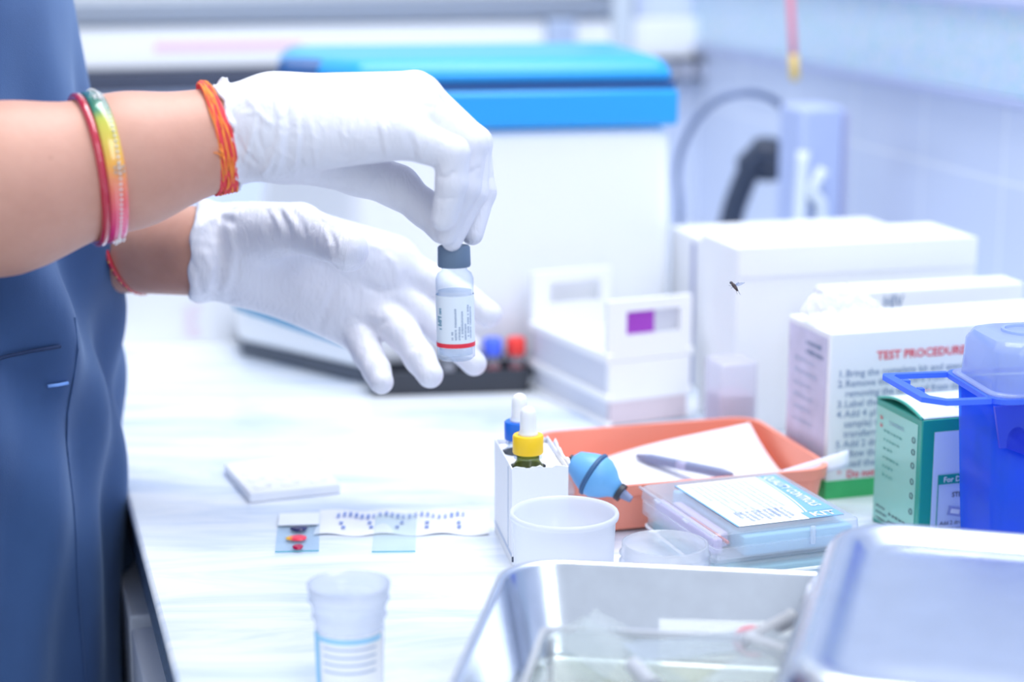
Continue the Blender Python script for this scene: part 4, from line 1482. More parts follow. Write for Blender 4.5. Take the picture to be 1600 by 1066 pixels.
# ================================================================ VIAL
vt = at(709, 384, 1.036)
vb_ = at(713, 561, 1.034)
vax = (vt - vb_).normalized()
VL = (vt - vb_).length
vial = thing('glass_vial', 'small glass vial with grey-blue cap and red-striped label held by the fingers', 'vial', vb_)
vial.rotation_euler = Vector((0, 0, 1)).rotation_difference(vax).to_euler()
vr_ = 0.0104
zb = VL - 0.0115
part('glass_body', lathe([(0, 0.0012), (0.0085, 0.0), (vr_, 0.0018), (vr_, zb - 0.0065), (vr_ - 0.0012, zb - 0.0035), (0.0070, zb - 0.0018), (0.0068, zb + 0.002)], 48), CLEARG, vial, smooth=True)
part('liquid', lathe([(0, 0.002), (vr_ - 0.0012, 0.003), (vr_ - 0.0012, 0.0385), (0, 0.0385)], 40), clear('clear_liquid', tint=(0.93, 0.95, 0.98), milk=0.22, milk_col=(0.86, 0.9, 0.95), edge=(0.7, 0.78, 0.88)), vial, auto=True)
VC = mat('slate_blue_rubber_cap', (0.125, 0.19, 0.29), 0.55)
cap_o = part('cap', lathe([(0, zb), (0.0086, zb), (0.0091, zb + 0.0008), (0.0089, VL - 0.0008), (0.0082, VL), (0, VL)], 64), VC, vial, auto=True)
VLB = part('label', arc(vr_ + 0.0002, vr_ + 0.0002, 0.0075, 0.0365, 150, 385, 40), mat('vial_label', (0.80, 0.87, 0.95), 0.4), vial, smooth=True)
part('red_stripe', arc(vr_ + 0.00035, vr_ + 0.00035, 0.0078, 0.0102, 150, 385, 40), mat('scarlet_print', (0.85, 0.03, 0.06), 0.4), VLB, smooth=True)


# printed lines running up the label
def label_marks(a0, z0, z1, seed, w=1.6):
    rn = random.Random(seed)
    bm = bmesh.new()
    z = z0
    r_ = vr_ + 0.0004
    while z < z1:
        h_ = 0.0004 + rn.random() * 0.0003
        a = a0 + rn.uniform(-0.3, 0.3)
        ps_ = [(a - w * rn.uniform(1.2, 2.0), z), (a + w * rn.uniform(1.2, 2.0), z), (a + w * 1.6, z + h_), (a - w * 1.6, z + h_)]
        bm.faces.new([bm.verts.new((r_ * math.cos(R(p[0])), r_ * math.sin(R(p[0])), p[1])) for p in ps_])
        z += h_ + 0.0004 + (0.0010 if rn.random() < 0.12 else 0)
    return bm


for a0, z0, z1, sd in ((262, 0.0125, 0.018, 1), (272, 0.0125, 0.030, 2), (283, 0.0125, 0.019, 3), (292, 0.014, 0.029, 4), (302, 0.0125, 0.021, 5), (312, 0.014, 0.031, 6), (322, 0.013, 0.030, 7)):
    part('print', label_marks(a0, z0, z1, sd), INK_BLUE, VLB)
for a0, z0, z1 in ((222, 0.018, 0.031), (214, 0.020, 0.026)):
    part('print', label_marks(a0, z0, z1, 9, 3), mat('teal_ink', (0.05, 0.28, 0.42), 0.5), VLB)

# ================================================================ FLY
fp = at(1150, 448, 1.10)
fly = thing('fly', 'small brown fly hovering in the air before the tall white carton', 'insect', fp)


def fl(px, py, dy=0.0):
    return at(px, py, 1.10 + dy) - fp


fb = Field((-0.006, -0.004, -0.006), (0.006, 0.004, 0.006), 0.00022)
fb.cap(fl(1142.5, 442), fl(1143.5, 443), 0.00095, 0.0009, 0.0003)
fb.cap(fl(1146, 445.5), fl(1148, 448), 0.0011, 0.0011, 0.0004)
fb.cap(fl(1149.5, 450), fl(1152, 454), 0.00105, 0.0006, 0.0004)
part_ = fb.obj('fly_body', mat('fly_brown', (0.10, 0.07, 0.07), 0.4, var=0.8, vscale=600), fly, 1)
part('eye', lathe([(0, -0.0006), (0.0005, -0.0003), (0.0005, 0.0003), (0, 0.0006)], 12), INK_DARK, fly, loc=fl(1141.5, 441.5, -0.0007), smooth=True)
wm = clear('insect_wing', tint=(0.85, 0.88, 0.95), milk=0.2, milk_col=(0.6, 0.66, 0.8), edge=(0.5, 0.5, 0.6))
for (x1_, y1_, dy, w_) in ((1164, 442, -0.001, 1.6), (1155, 441, 0.0015, 1.2)):
    a_, b_ = fl(1149, 446, dy * 0.3), fl(x1_, y1_, dy)
    d_ = (b_ - a_)
    n_ = Vector((0, 0.3, 1)).cross(d_).cross(d_).normalized()

    def wing(u, v):
        ww = math.sin(math.pi * (0.08 + 0.9 * u) ** 0.8) * 0.0006 * w_
        return a_ + d_ * u + n_ * ww * (v * 2 - 1) + Vector((0, 0.0003 * v, 0))
    part('wing', grid(10, 2, wing), wm, fly, smooth=True, solid=0.00005)
for (xa, ya_, xb, yb, xc, yc) in ((1144, 447, 1141, 447, 1138.5, 446), (1150, 453, 1150.5, 456, 1152, 460), (1153, 453, 1155, 458, 1157, 461), (1147, 449, 1144, 449, 1142, 451)):
    part('leg', tube([fl(xa, ya_), fl(xb, yb, -0.0006), fl(xc, yc, -0.0008)], [0.00012, 0.0001, 0.00007], 6), INK_DARK, fly)

# ================================================================ THE PERSON
# right arm (near), left arm (behind)
W_R = at(352, 214, 1.030)
EL_R = at(-437, 385, 0.935)
SH_R = Vector((-0.43, 1.045, H + 0.475))
W_L = at(325, 394, 1.200)
EL_L = Vector((-0.405, 1.335, H + 0.160))
SH_L = Vector((-0.44, 1.365, H + 0.475))
TC = Vector((-0.418, 1.205, 0))

ARMDIR = (W_R - EL_R).normalized()
armtop = 0.0
hand_n = Vector((0, -0.45, 0.9)).normalized()


def P(px, py, Y):
    return tuple(at(px, py, Y))


# ---- right hand: fingers pinching the cap, thumb crossing below
def right_hand(f, grow=0.0, k=0.004, glove=True):
    # wrist and metacarpals
    wr1 = P(352, 212, 1.030)
    wr2 = P(425, 200, 1.032)
    f.cap(wr1, wr2, 0.0272, 0.0245, 0.006, grow=grow)
    mcp_i, mcp_m, mcp_r, mcp_p = P(648, 146, 1.062), P(655, 152, 1.042), P(652, 174, 1.022), P(628, 211, 1.006)
    f.cap(P(430, 168, 1.045), mcp_i, 0.0150, 0.0118, 0.014, grow=grow)
    f.cap(P(430, 178, 1.035), mcp_m, 0.0168, 0.0122, 0.014, grow=grow)
    f.cap(P(430, 195, 1.022), mcp_r, 0.0175, 0.0118, 0.014, grow=grow)
    f.cap(P(432, 222, 1.018), mcp_p, 0.0165, 0.0125, 0.014, grow=grow)
    # thenar mass and thumb
    f.cap(P(455, 240, 1.038), P(560, 266, 1.052), 0.0145, 0.0125, 0.014, grow=grow)
    f.chain([P(560, 268, 1.052), P(622, 292, 1.056), P(664, 326, 1.050), P(690, 360, 1.040)], [0.0125, 0.0108, 0.0088, 0.0068], 0.005, grow=grow)
    # fingers
    f.chain([mcp_i, P(742, 222, 1.060), P(752, 300, 1.056), P(738, 366, 1.046)], [0.0112, 0.0082, 0.0074, 0.0056], 0.0030, grow=grow)
    f.chain([mcp_m, P(742, 224, 1.044), P(738, 300, 1.036), P(706, 377, 1.028)], [0.0116, 0.0088, 0.0078, 0.0050], 0.0026, grow=grow)
    f.chain([mcp_r, P(735, 226, 1.022), P(727, 292, 1.018), P(697, 368, 1.020)], [0.0112, 0.0088, 0.0077, 0.0050], 0.0024, grow=grow)
    f.chain([mcp_p, P(706, 240, 1.004), P(706, 286, 1.003), P(694, 341, 1.006)], [0.0115, 0.0088, 0.0079, 0.0066], 0.0020, grow=grow)


GLOVE, N, L = nt('white_latex')
b = N['Principled BSDF']
b.inputs['Base Color'].default_value = (0.74, 0.74, 0.81, 1)
b.inputs['Roughness'].default_value = 0.42
b.inputs['Subsurface Weight'].default_value = 0.12
b.inputs['Subsurface Radius'].default_value = (0.006, 0.005, 0.005)
tc = N.new('ShaderNodeTexCoord')
mp = N.new('ShaderNodeMapping')
mp.inputs['Scale'].default_value = (1.5, 1, 0.55)
mp.inputs['Rotation'].default_value = (0, R(12), 0)
n1 = N.new('ShaderNodeTexNoise')
n1.inputs['Scale'].default_value = 95
n1.inputs['Detail'].default_value = 5
n1.inputs['Distortion'].default_value = 1.4
n2 = N.new('ShaderNodeTexWave')
n2.inputs['Scale'].default_value = 40
n2.inputs['Distortion'].default_value = 14
n2.inputs['Detail'].default_value = 3
n2.inputs['Detail Scale'].default_value = 1.2
mx = N.new('ShaderNodeMath')
mx.operation = 'MULTIPLY_ADD'
mx.inputs[1].default_value = 0.02
bp = N.new('ShaderNodeBump')
bp.inputs['Strength'].default_value = 0.40
bp.inputs['Distance'].default_value = 0.0028
L.new(tc.outputs['Object'], mp.inputs[0])
L.new(mp.outputs[0], n1.inputs['Vector'])
L.new(mp.outputs[0], n2.inputs['Vector'])
L.new(n2.outputs['Fac'], mx.inputs[0])
L.new(n1.outputs[0], mx.inputs[2])
L.new(mx.outputs[0], bp.inputs['Height'])
L.new(bp.outputs[0], b.inputs['Normal'])

# skin
SKIN, N, L = nt('warm_brown_skin')
b = N['Principled BSDF']
b.inputs['Roughness'].default_value = 0.5
b.inputs['Subsurface Weight'].default_value = 0.15
b.inputs['Subsurface Radius'].default_value = (0.010, 0.004, 0.002)
tc = N.new('ShaderNodeTexCoord')
n1 = N.new('ShaderNodeTexNoise')
n1.inputs['Scale'].default_value = 22
n1.inputs['Detail'].default_value = 8
n1.inputs['Roughness'].default_value = 0.65
cr = N.new('ShaderNodeValToRGB')
cr.color_ramp.elements[0].position = 0.3
cr.color_ramp.elements[0].color = (0.53, 0.265, 0.195, 1)
cr.color_ramp.elements[1].position = 0.72
cr.color_ramp.elements[1].color = (0.64, 0.345, 0.260, 1)
vo = N.new('ShaderNodeTexVoronoi')
vo.inputs['Scale'].default_value = 38
vr2 = N.new('ShaderNodeValToRGB')
vr2.color_ramp.elements[0].position = 0.02
vr2.color_ramp.elements[0].color = (0.72, 0.66, 0.64, 1)
vr2.color_ramp.elements[1].position = 0.07
vr2.color_ramp.elements[1].color = (1, 1, 1, 1)
ml = N.new('ShaderNodeMix')
ml.data_type = 'RGBA'
ml.blend_type = 'MULTIPLY'
ml.inputs[0].default_value = 0.6
n3 = N.new('ShaderNodeTexNoise')
n3.inputs['Scale'].default_value = 900
n3.inputs['Detail'].default_value = 2
bp = N.new('ShaderNodeBump')
bp.inputs['Strength'].default_value = 0.18
bp.inputs['Distance'].default_value = 0.0006
L.new(tc.outputs['Object'], n1.inputs['Vector'])
L.new(tc.outputs['Object'], vo.inputs['Vector'])
L.new(tc.outputs['Object'], n3.inputs['Vector'])
L.new(n1.outputs[0], cr.inputs[0])
L.new(vo.outputs['Distance'], vr2.inputs[0])
L.new(cr.outputs[0], ml.inputs[6])
L.new(vr2.outputs[0], ml.inputs[7])
L.new(ml.outputs[2], b.inputs['Base Color'])
L.new(n3.outputs[0], bp.inputs['Height'])
L.new(bp.outputs[0], b.inputs['Normal'])


def left_hand(f, grow=0.0):
    Yp = 1.205
    f.cap(P(318, 392, 1.200), P(372, 398, 1.203), 0.0300, 0.0275, 0.006, grow=grow)
    mi, mm_, mr, mp_ = P(612, 412, 1.215), P(604, 448, 1.210), P(584, 482, 1.206), P(556, 512, 1.203)
    sq = ((0, 1, 0), 1.25)
    f.cap(P(385, 372, 1.212), mi, 0.0180, 0.0145, 0.018, sq, grow)
    f.cap(P(385, 390, 1.210), mm_, 0.0195, 0.0145, 0.018, sq, grow)
    f.cap(P(385, 405, 1.208), mr, 0.0195, 0.0140, 0.018, sq, grow)
    f.cap(P(385, 422, 1.206), mp_, 0.0180, 0.0138, 0.018, sq, grow)
    # thenar and thumb, pointing towards the camera
    f.cap(P(395, 362, 1.186), P(468, 357, 1.166), 0.0185, 0.0155, 0.010, None, grow)
    f.chain([P(468, 357, 1.166), P(520, 376, 1.140), P(543, 392, 1.122)], [0.0145, 0.0130, 0.0122], 0.003, None, grow)
    # upper web towards the index finger
    f.cap(P(455, 352, 1.200), mi, 0.0130, 0.0150, 0.014, None, grow)
    f.chain([mi, P(683, 443, 1.212), P(730, 470, 1.206), P(764, 492, 1.200)], [0.0135, 0.0103, 0.0093, 0.0082], 0.0035, None, grow)
    f.chain([mm_, P(660, 488, 1.204), P(706, 532, 1.196), P(741, 568, 1.190)], [0.0130, 0.0098, 0.0088, 0.0077], 0.0035, None, grow)
    f.chain([mr, P(632, 525, 1.186), P(656, 560, 1.172), P(672, 586, 1.162)], [0.0130, 0.0100, 0.0092, 0.0080], 0.0035, None, grow)
    f.chain([mp_, P(576, 556, 1.184), P(588, 578, 1.172), P(596, 597, 1.163)], [0.0122, 0.0090, 0.0082, 0.0073], 0.0035, None, grow)


# ---- body: one continuous surface
body = Field((-0.66, 0.82, 0.0), (0.03, 1.52, 1.70), 0.0045)
bd = body
bd.cap(SH_R, EL_R, 0.042, 0.041, 0.02)
bd.cap(EL_R, at(0, 295, 0.985), 0.041, 0.0405, 0.02)
bd.cap(at(0, 295, 0.985), at(200, 251, 1.008), 0.0405, 0.0343, 0.02)
bd.cap(at(200, 251, 1.008), W_R, 0.0343, 0.0268, 0.01)
right_hand(bd, -0.0030)
bd.cap(SH_L, EL_L, 0.042, 0.040, 0.02)
bd.cap(EL_L, W_L, 0.039, 0.0283, 0.02)
left_hand(bd, -0.0050)
ch = Vector((TC.x, TC.y, H))
for (x, y0, y1, z, r_) in ((-0.01, -0.065, 0.065, 0.34, 0.075), (-0.01, -0.06, 0.06, 0.24, 0.075), (0.0, -0.055, 0.055, 0.10, 0.08), (-0.01, -0.055, 0.055, -0.04, 0.085)):
    bd.cap(ch + Vector((x, y0, z)), ch + Vector((x, y1, z)), r_, r_, 0.05)
bd.cap(ch + Vector((-0.02, -0.12, 0.455)), ch + Vector((-0.02, 0.12, 0.455)), 0.040, 0.040, 0.03)
bd.cap(ch + Vector((-0.03, 0, 0.45)), ch + Vector((0.0, 0, 0.58)), 0.055, 0.050, 0.03)
hd = ch + Vector((0.02, 0, 0.70))
bd.cap(hd + Vector((-0.015, 0, 0.02)), hd + Vector((0.0, 0, 0.03)), 0.086, 0.082, 0.02, ((0, 1, 0), 1.15))
bd.cap(hd + Vector((0.02, 0, 0.0)), hd + Vector((0.045, 0, -0.075)), 0.060, 0.030, 0.03, ((0, 1, 0), 1.1))
bd.cap(hd + Vector((0.085, 0, 0.0)), hd + Vector((0.104, 0, -0.030)), 0.008, 0.012, 0.01)
bd.cap(hd + Vector((0.078, -0.02, -0.058)), hd + Vector((0.078, 0.02, -0.058)), 0.008, 0.008, 0.006)
for s_ in (-1, 1):
    bd.cap(hd + Vector((0.0, s_ * 0.078, -0.01)), hd + Vector((-0.008, s_ * 0.084, 0.022)), 0.010, 0.014, 0.006)
    hip = Vector((TC.x - 0.01, TC.y + s_ * 0.070, H - 0.05))
    kn = Vector((TC.x, TC.y + s_ * 0.09, 0.46))
    an = Vector((TC.x - 0.02, TC.y + s_ * 0.09, 0.09))
    bd.cap(hip, kn, 0.066, 0.052, 0.04)
    bd.cap(kn, an, 0.052, 0.034, 0.02)
    bd.cap(an + Vector((0, 0, -0.045)), an + Vector((0.15, s_ * 0.01, -0.058)), 0.036, 0.028, 0.02)
person_me = body.mesh('person')
root = Vector((TC.x, TC.y, 0))
person_me.transform(Matrix.Translation(-root))
person = link('person', person_me, SKIN, None, root)
md = person.modifiers.new('relax', 'SMOOTH')
md.factor = 0.5
md.iterations = 4
tag(person, 'person in a dark blue tunic and white gloves holding a vial over the worktop', 'person')
bpy.context.view_layer.update()

# ---- right glove
g = Field(at(330, 430, 0.97) - Vector((0.0, 0, 0.0)), at(790, 90, 1.10) + Vector((0.01, 0, 0.01)), 0.00095)
g = Field((at(336, 200, 1.03).x, 0.968, at(700, 405, 1.03).z), (at(785, 200, 1.03).x, 1.095, at(600, 88, 1.04).z), 0.00095)
right_hand(g, 0.0006)
# latex folds: cuff, wrist, heel of the hand
rn = random.Random(3)


def march(f, px, py):
    """first point of the field's surface along the line of sight through a pixel"""
    o = at(px, py, float(f.ax[1][0]))
    e = at(px, py, float(f.ax[1][-1]))
    n = 260
    t = np.linspace(0, 1, n)
    q = np.stack([o[i] + (e[i] - o[i]) * t for i in range(3)], 1)
    ix = np.round((q - f.lo) / f.h).astype(int)
    ok = ((ix >= 0) & (ix < np.array(f.F.shape))).all(1)
    ix = np.clip(ix, 0, np.array(f.F.shape) - 1)
    v = np.where(ok, f.F[ix[:, 0], ix[:, 1], ix[:, 2]], 1.0)
    k = np.nonzero(v < 0)[0]
    return Vector(q[k[0]]) if len(k) else None


def fold(f, pts, Y, amp, w, base=None):
    """fold in the latex running over the near surface through measured points"""
    dense = []
    for (xa, ya), (xb, yb) in zip(pts[:-1], pts[1:]):
        m_ = max(2, int(math.hypot(xb - xa, yb - ya) / 7))
        dense += [(xa + (xb - xa) * k / m_, ya + (yb - ya) * k / m_) for k in range(m_)]
    dense.append(pts[-1])
    q = [march(f, x_, y_) for x_, y_ in dense]
    q = [p for p in q if p is not None]
    if len(q) < 2:
        return
    a = np.array([tuple(p) for p in q], np.float32)
    m3 = 3 * w
    sl, X, Y_, Z = f.blk(a.min(0) - m3, a.max(0) + m3)
    if 0 in [z.stop - z.start for z in sl]:
        return
    best = None
    n = len(q) - 1
    for i in range(n):
        ba = a[i + 1] - a[i]
        l2 = float(ba @ ba) + 1e-12
        px, py, pz = X - a[i][0], Y_ - a[i][1], Z - a[i][2]
        t = np.clip((px * ba[0] + py * ba[1] + pz * ba[2]) / l2, 0, 1)
        d2 = (px - t * ba[0]) ** 2 + (py - t * ba[1]) ** 2 + (pz - t * ba[2]) ** 2
        u = (i + t) / n
        fall = np.clip(np.minimum(u, 1 - u) * 4, 0.12, 1)
        e_ = fall * np.exp(-d2 / (w * w))
        best = e_ if best is None else np.maximum(best, e_)
    f.F[sl] -= (amp * best).astype(np.float32)


for pts, am, w_ in (([(427, 140), (439, 181), (438, 240), (429, 274)], 0.0017, 0.0016), ([(447, 150), (450, 200), (446, 276)], -0.0013, 0.0017),
                    ([(463, 165), (466, 215), (459, 281)], 0.0017, 0.0011), ([(471, 180), (473, 220), (467, 280)], -0.0011, 0.0012), ([(484, 180), (491, 232), (497, 275)], 0.0011, 0.0010),
                    ([(373, 178), (405, 176), (391, 222), (376, 269)], 0.0012, 0.0012), ([(436, 215), (422, 256), (402, 277)], 0.0012, 0.0012), ([(366, 205), (380, 235), (408, 262)], -0.0011, 0.0012),
                    ([(385, 150), (412, 185), (432, 200)], 0.0010, 0.0014), ([(410, 160), (400, 205), (415, 250)], -0.0009, 0.0014),
                    ([(595, 185), (603, 229), (607, 255)], 0.0016, 0.0010), ([(588, 195), (595, 229), (598, 252)], -0.0008, 0.0012),
                    ([(644, 196), (655, 232), (660, 256)], 0.0016, 0.0010), ([(636, 205), (646, 232), (650, 254)], -0.0008, 0.0012), ([(673, 208), (663, 240), (661, 252)], 0.0010, 0.0008),
                    ([(528, 195), (537, 212), (552, 224)], 0.0006, 0.0010), ([(545, 190), (552, 214), (570, 224)], 0.0005, 0.0010), ([(515, 240), (545, 246), (580, 236)], -0.0004, 0.0014),
                    ([(574, 298), (590, 276), (612, 257)], -0.0012, 0.0013), ([(590, 300), (610, 288), (625, 270)], 0.0006, 0.0012), ([(500, 285), (530, 296), (560, 296)], -0.0006, 0.0012),
                    ([(681, 276), (697, 277), (715, 264)], -0.0013, 0.0009), ([(684, 270), (697, 271), (711, 260)], 0.0007, 0.0009), ([(680, 309), (692, 312), (712, 308)], -0.0011, 0.0008),
                    ([(676, 330), (690, 325), (700, 322)], 0.0006, 0.0008), ([(733, 272), (745, 264), (752, 260)], -0.0011, 0.0009), ([(731, 266), (742, 260)], 0.0006, 0.0009),
                    ([(716, 196), (722, 182)], -0.0008, 0.0012), ([(640, 150), (660, 165), (690, 170)], -0.0004, 0.0016), ([(348, 150), (362, 180), (368, 215), (360, 265)], -0.0008, 0.0016)):
    fold(g, pts, 0, am, w_)
for k in range(26):
    x_, y_ = rn.uniform(370, 590), rn.uniform(165, 275)
    l_ = rn.uniform(14, 34)
    a_ = rn.choice((1.5, 1.2, 1.9, 0.5, 2.4)) + rn.uniform(-0.2, 0.2)
    fold(g, [(x_, y_), (x_ + l_ * 0.5 * math.cos(a_), y_ + l_ * 0.5 * math.sin(a_) + 2), (x_ + l_ * math.cos(a_), y_ + l_ * math.sin(a_))], 0, rn.choice((-0.00045, 0.0005)) * (1.5 if x_ < 440 else 1), rn.uniform(0.0008, 0.0013))
# trim the cuff with a slanted plane and cut the opening
cuff_c = Vector(at(348, 214, 1.030))
cn = Vector((0.93, 0.30, 0.17)).normalized()
X, Y, Z = g.ax[0][:, None, None], g.ax[1][None, :, None], g.ax[2][None, None, :]
side = (X - cuff_c.x) * cn.x + (Y - cuff_c.y) * cn.y + (Z - cuff_c.z) * cn.z
wob = 0.0016 * np.sin(Z * 420 + 1) + 0.0010 * np.sin(Z * 900)
g.F = np.maximum(g.F, -(side + wob)).astype(np.float32)
# rolled rim
prev = None
e1 = Vector((0, 1, 0)).cross(cn).normalized()
e2 = cn.cross(e1).normalized()
rim = []
for i in range(40):
    a_ = 2 * math.pi * i / 40
    zz = math.cos(a_)
    c_ = cuff_c + e1 * math.cos(a_) * 0.0289 + e2 * math.sin(a_) * 0.0289
    c_ += cn * (0.0012 + 0.0010 * math.sin(3 * a_ + 1) - (0.0016 * math.sin(c_.z * 420 + 1) + 0.0010 * math.sin(c_.z * 900)) * 0.9)
    rim.append(c_)
for i in range(40):
    g.cap(rim[i], rim[(i + 1) % 40], 0.0013, 0.0013, 0.0012)
# little crests standing up on top of the wrist
for (x_, y_, h_) in ((345, 122, 5), (352, 124, 7), (385, 131, 4), (406, 129, 5), (458, 127, 4)):
    a_ = at(x_, y_ + 6, 1.035)
    b_ = at(x_ + 3, y_ - h_ * 0.3, 1.035)
    g.cap(a_, b_, 0.0016, 0.0007, 0.002)
go = g.obj('glove', GLOVE, person, 2)

# ---- left glove
g = Field((at(280, 400, 1.2).x, 1.095, at(600, 625, 1.16).z), (at(800, 400, 1.2).x, 1.245, at(400, 285, 1.2).z), 0.00115)
left_hand(g, 0.0004)
cuff_l = Vector(at(304, 392, 1.2))
cn2 = Vector((1.0, 0.05, -0.10)).normalized()
# baggy cuff
cl1 = Vector((0, 1, 0)).cross(cn2).normalized()
cl2 = cn2.cross(cl1).normalized()
for i in range(26):
    a_ = 2 * math.pi * i / 26
    c_ = cuff_l + cl1 * math.cos(a_) * (0.0295 + 0.002 * math.sin(2 * a_)) + cl2 * math.sin(a_) * 0.029
    d_ = cn2 * (0.004 + 0.002 * math.sin(4 * a_)) + cl1 * 0
    g.cap(c_ + d_, c_ + cn2 * 0.022 - cl1 * math.cos(a_) * 0.006 - cl2 * math.sin(a_) * 0.006, 0.0040 + 0.0012 * math.sin(5 * a_), 0.002, 0.005)
for pts, am, w_ in (([(420, 322), (436, 350), (444, 378)], 0.0016, 0.0016), ([(430, 320), (446, 346), (456, 374)], -0.0014, 0.0016), ([(440, 322), (457, 346), (468, 374)], 0.0013, 0.0015),
                    ([(455, 325), (472, 350), (482, 376)], -0.0010, 0.0015), ([(505, 356), (514, 378), (516, 398)], 0.0012, 0.0014), ([(513, 358), (523, 380), (524, 402)], -0.0014, 0.0014), ([(522, 362), (531, 380), (531, 398)], 0.0010, 0.0013),
                    ([(350, 330), (366, 390), (352, 460)], 0.0022, 0.0026), ([(334, 345), (346, 400), (336, 462)], -0.0022, 0.0028), ([(300, 372), (318, 348), (352, 335), (385, 335)], 0.0020, 0.0026),
                    ([(312, 385), (330, 420), (325, 460)], 0.0018, 0.0024), ([(296, 400), (308, 430), (312, 462)], -0.0014, 0.0022), ([(330, 320), (345, 340), (372, 352)], -0.0018, 0.0022),
                    ([(528, 442), (510, 482), (494, 528)], -0.0016, 0.0024), ([(625, 450), (595, 455), (562, 442)], -0.0022, 0.0024), ([(608, 500), (588, 508), (560, 502)], -0.0018, 0.0024),
                    ([(570, 412), (545, 422), (505, 412), (470, 400)], -0.0014, 0.0030), ([(600, 395), (618, 412), (622, 440)], 0.0010, 0.0018), ([(575, 380), (600, 392)], 0.0008, 0.0016),
                    ([(588, 545), (600, 560)], -0.0008, 0.0014), ([(640, 545), (660, 540)], -0.0008, 0.0014), ([(668, 470), (690, 455)], -0.0008, 0.0014)):
    fold(g, pts, 0, am, w_)
rn = random.Random(8)
for k in range(22):
    x_, y_ = rn.uniform(305, 560), rn.uniform(330, 470)
    fold(g, [(x_, y_), (x_ + rn.uniform(-6, 14), y_ + rn.uniform(-12, 12)), (x_ + rn.uniform(-8, 24), y_ + rn.uniform(-22, 22))], 0, rn.choice((-0.0006, 0.0006)), rn.uniform(0.0014, 0.0022))
X, Y, Z = g.ax[0][:, None, None], g.ax[1][None, :, None], g.ax[2][None, None, :]
side = (X - cuff_l.x) * cn2.x + (Y - cuff_l.y) * cn2.y + (Z - cuff_l.z) * cn2.z
g.F = np.maximum(g.F, -(side + 0.001 * np.sin(Z * 300))).astype(np.float32)
g.obj('glove', GLOVE, person, 5)


# ---- bangles and wrist thread
def ring_pts(c, axis, rad, n=72, tilt_y=0.0, flat=1.0):
    ax = Vector(axis).normalized()
    e1 = Vector((0, 1, 0)).cross(ax).normalized()      # mostly up/down
    e2 = ax.cross(e1).normalized()
    return [c + e1 * math.cos(2 * math.pi * i / n) * rad + e2 * math.sin(2 * math.pi * i / n) * rad * flat for i in range(n)]


def rel(ps_):
    return [Vector(p) - root for p in ps_]


# ring planes are turned so that the near side shows further right
ax_b = Vector((0.90, 0.40, 0.09)).normalized()
cb_ = at(146, 263, 1.0)


def band(c, axis, rad, w, t, m, name, parent, seg=96):
    """flat band bangle: rounded section of width w along the axis and thickness t"""
    ax = Vector(axis).normalized()
    e1 = Vector((0, 1, 0)).cross(ax).normalized()
    e2 = ax.cross(e1).normalized()
    bm = bmesh.new()
    sec = []
    for k in range(12):
        a = 2 * math.pi * k / 12
        sec.append((math.copysign(abs(math.cos(a)) ** 0.6, math.cos(a)) * w / 2, math.copysign(abs(math.sin(a)) ** 0.8, math.sin(a)) * t / 2))
    rings = []
    for i in range(seg):
        a = 2 * math.pi * i / seg
        rd = e1 * math.cos(a) + e2 * math.sin(a)
        rings.append([bm.verts.new(c + ax * s_[0] + rd * (rad + s_[1]) - root) for s_ in sec])
    for i in range(seg):
        A, B = rings[i], rings[(i + 1) % seg]
        for k in range(12):
            bm.faces.new((A[k], A[(k + 1) % 12], B[(k + 1) % 12], B[k]))
    return part(name, bm, m, parent, smooth=True)


RB = mat('glossy_red_glass', (0.48, 0.005, 0.035), 0.15, coat=1.0)
# colours change along the bangle from green at the top through yellow and orange to pink
rbm, N, L = nt('rainbow_foil')
b = N['Principled BSDF']
b.inputs['Roughness'].default_value = 0.18
b.inputs['Coat Weight'].default_value = 1.0
tc = N.new('ShaderNodeTexCoord')
sp_ = N.new('ShaderNodeSeparateXYZ')
cr = N.new('ShaderNodeValToRGB')
els = ((0.0, (0.55, 0.02, 0.06)), (0.12, (0.80, 0.03, 0.22)), (0.30, (0.85, 0.12, 0.16)), (0.48, (0.85, 0.25, 0.10)), (0.58, (0.88, 0.40, 0.04)), (0.70, (0.70, 0.50, 0.06)), (0.84, (0.45, 0.48, 0.05)), (0.90, (0.02, 0.22, 0.12)), (1.0, (0.02, 0.14, 0.14)))
for i, (p_, c_) in enumerate(els):
    e = cr.color_ramp.elements[i] if i < 2 else cr.color_ramp.elements.new(p_)
    e.position = p_
    e.color = (*c_, 1)
nz = N.new('ShaderNodeTexNoise')
nz.inputs['Scale'].default_value = 70
mp_ = N.new('ShaderNodeMath')
mp_.operation = 'MULTIPLY_ADD'
mp_.inputs[1].default_value = 0.10
L.new(tc.outputs['Generated'], sp_.inputs[0])
L.new(tc.outputs['Object'], nz.inputs['Vector'])
L.new(nz.outputs[0], mp_.inputs[0])
sb_ = N.new('ShaderNodeMath')
sb_.operation = 'SUBTRACT'
sb_.inputs[1].default_value = 0.05
L.new(sp_.outputs[2], sb_.inputs[0])
L.new(sb_.outputs[0], mp_.inputs[2])
L.new(mp_.outputs[0], cr.inputs[0])
L.new(cr.outputs[0], b.inputs['Base Color'])
rad_b = 0.0386
cR = at(136, 266, 1.002)
cM = at(157, 262, 1.004)
o_ = band(cR, ax_b, rad_b, 0.0042, 0.0042, RB, 'bangle', person)
o_['label'] = 'plain red bangle'
rb_ = band(cM, ax_b, rad_b, 0.0098, 0.0038, rbm, 'bangle', person)
rb_['label'] = 'rainbow bangle set with clear stones'
STONE = mat('rhinestone', (0.95, 0.90, 0.86), 0.12, 0.25, var=0.35, vscale=900)
ax = ax_b
e1 = Vector((0, 1, 0)).cross(ax).normalized()
e2 = ax.cross(e1).normalized()
bm = bmesh.new()


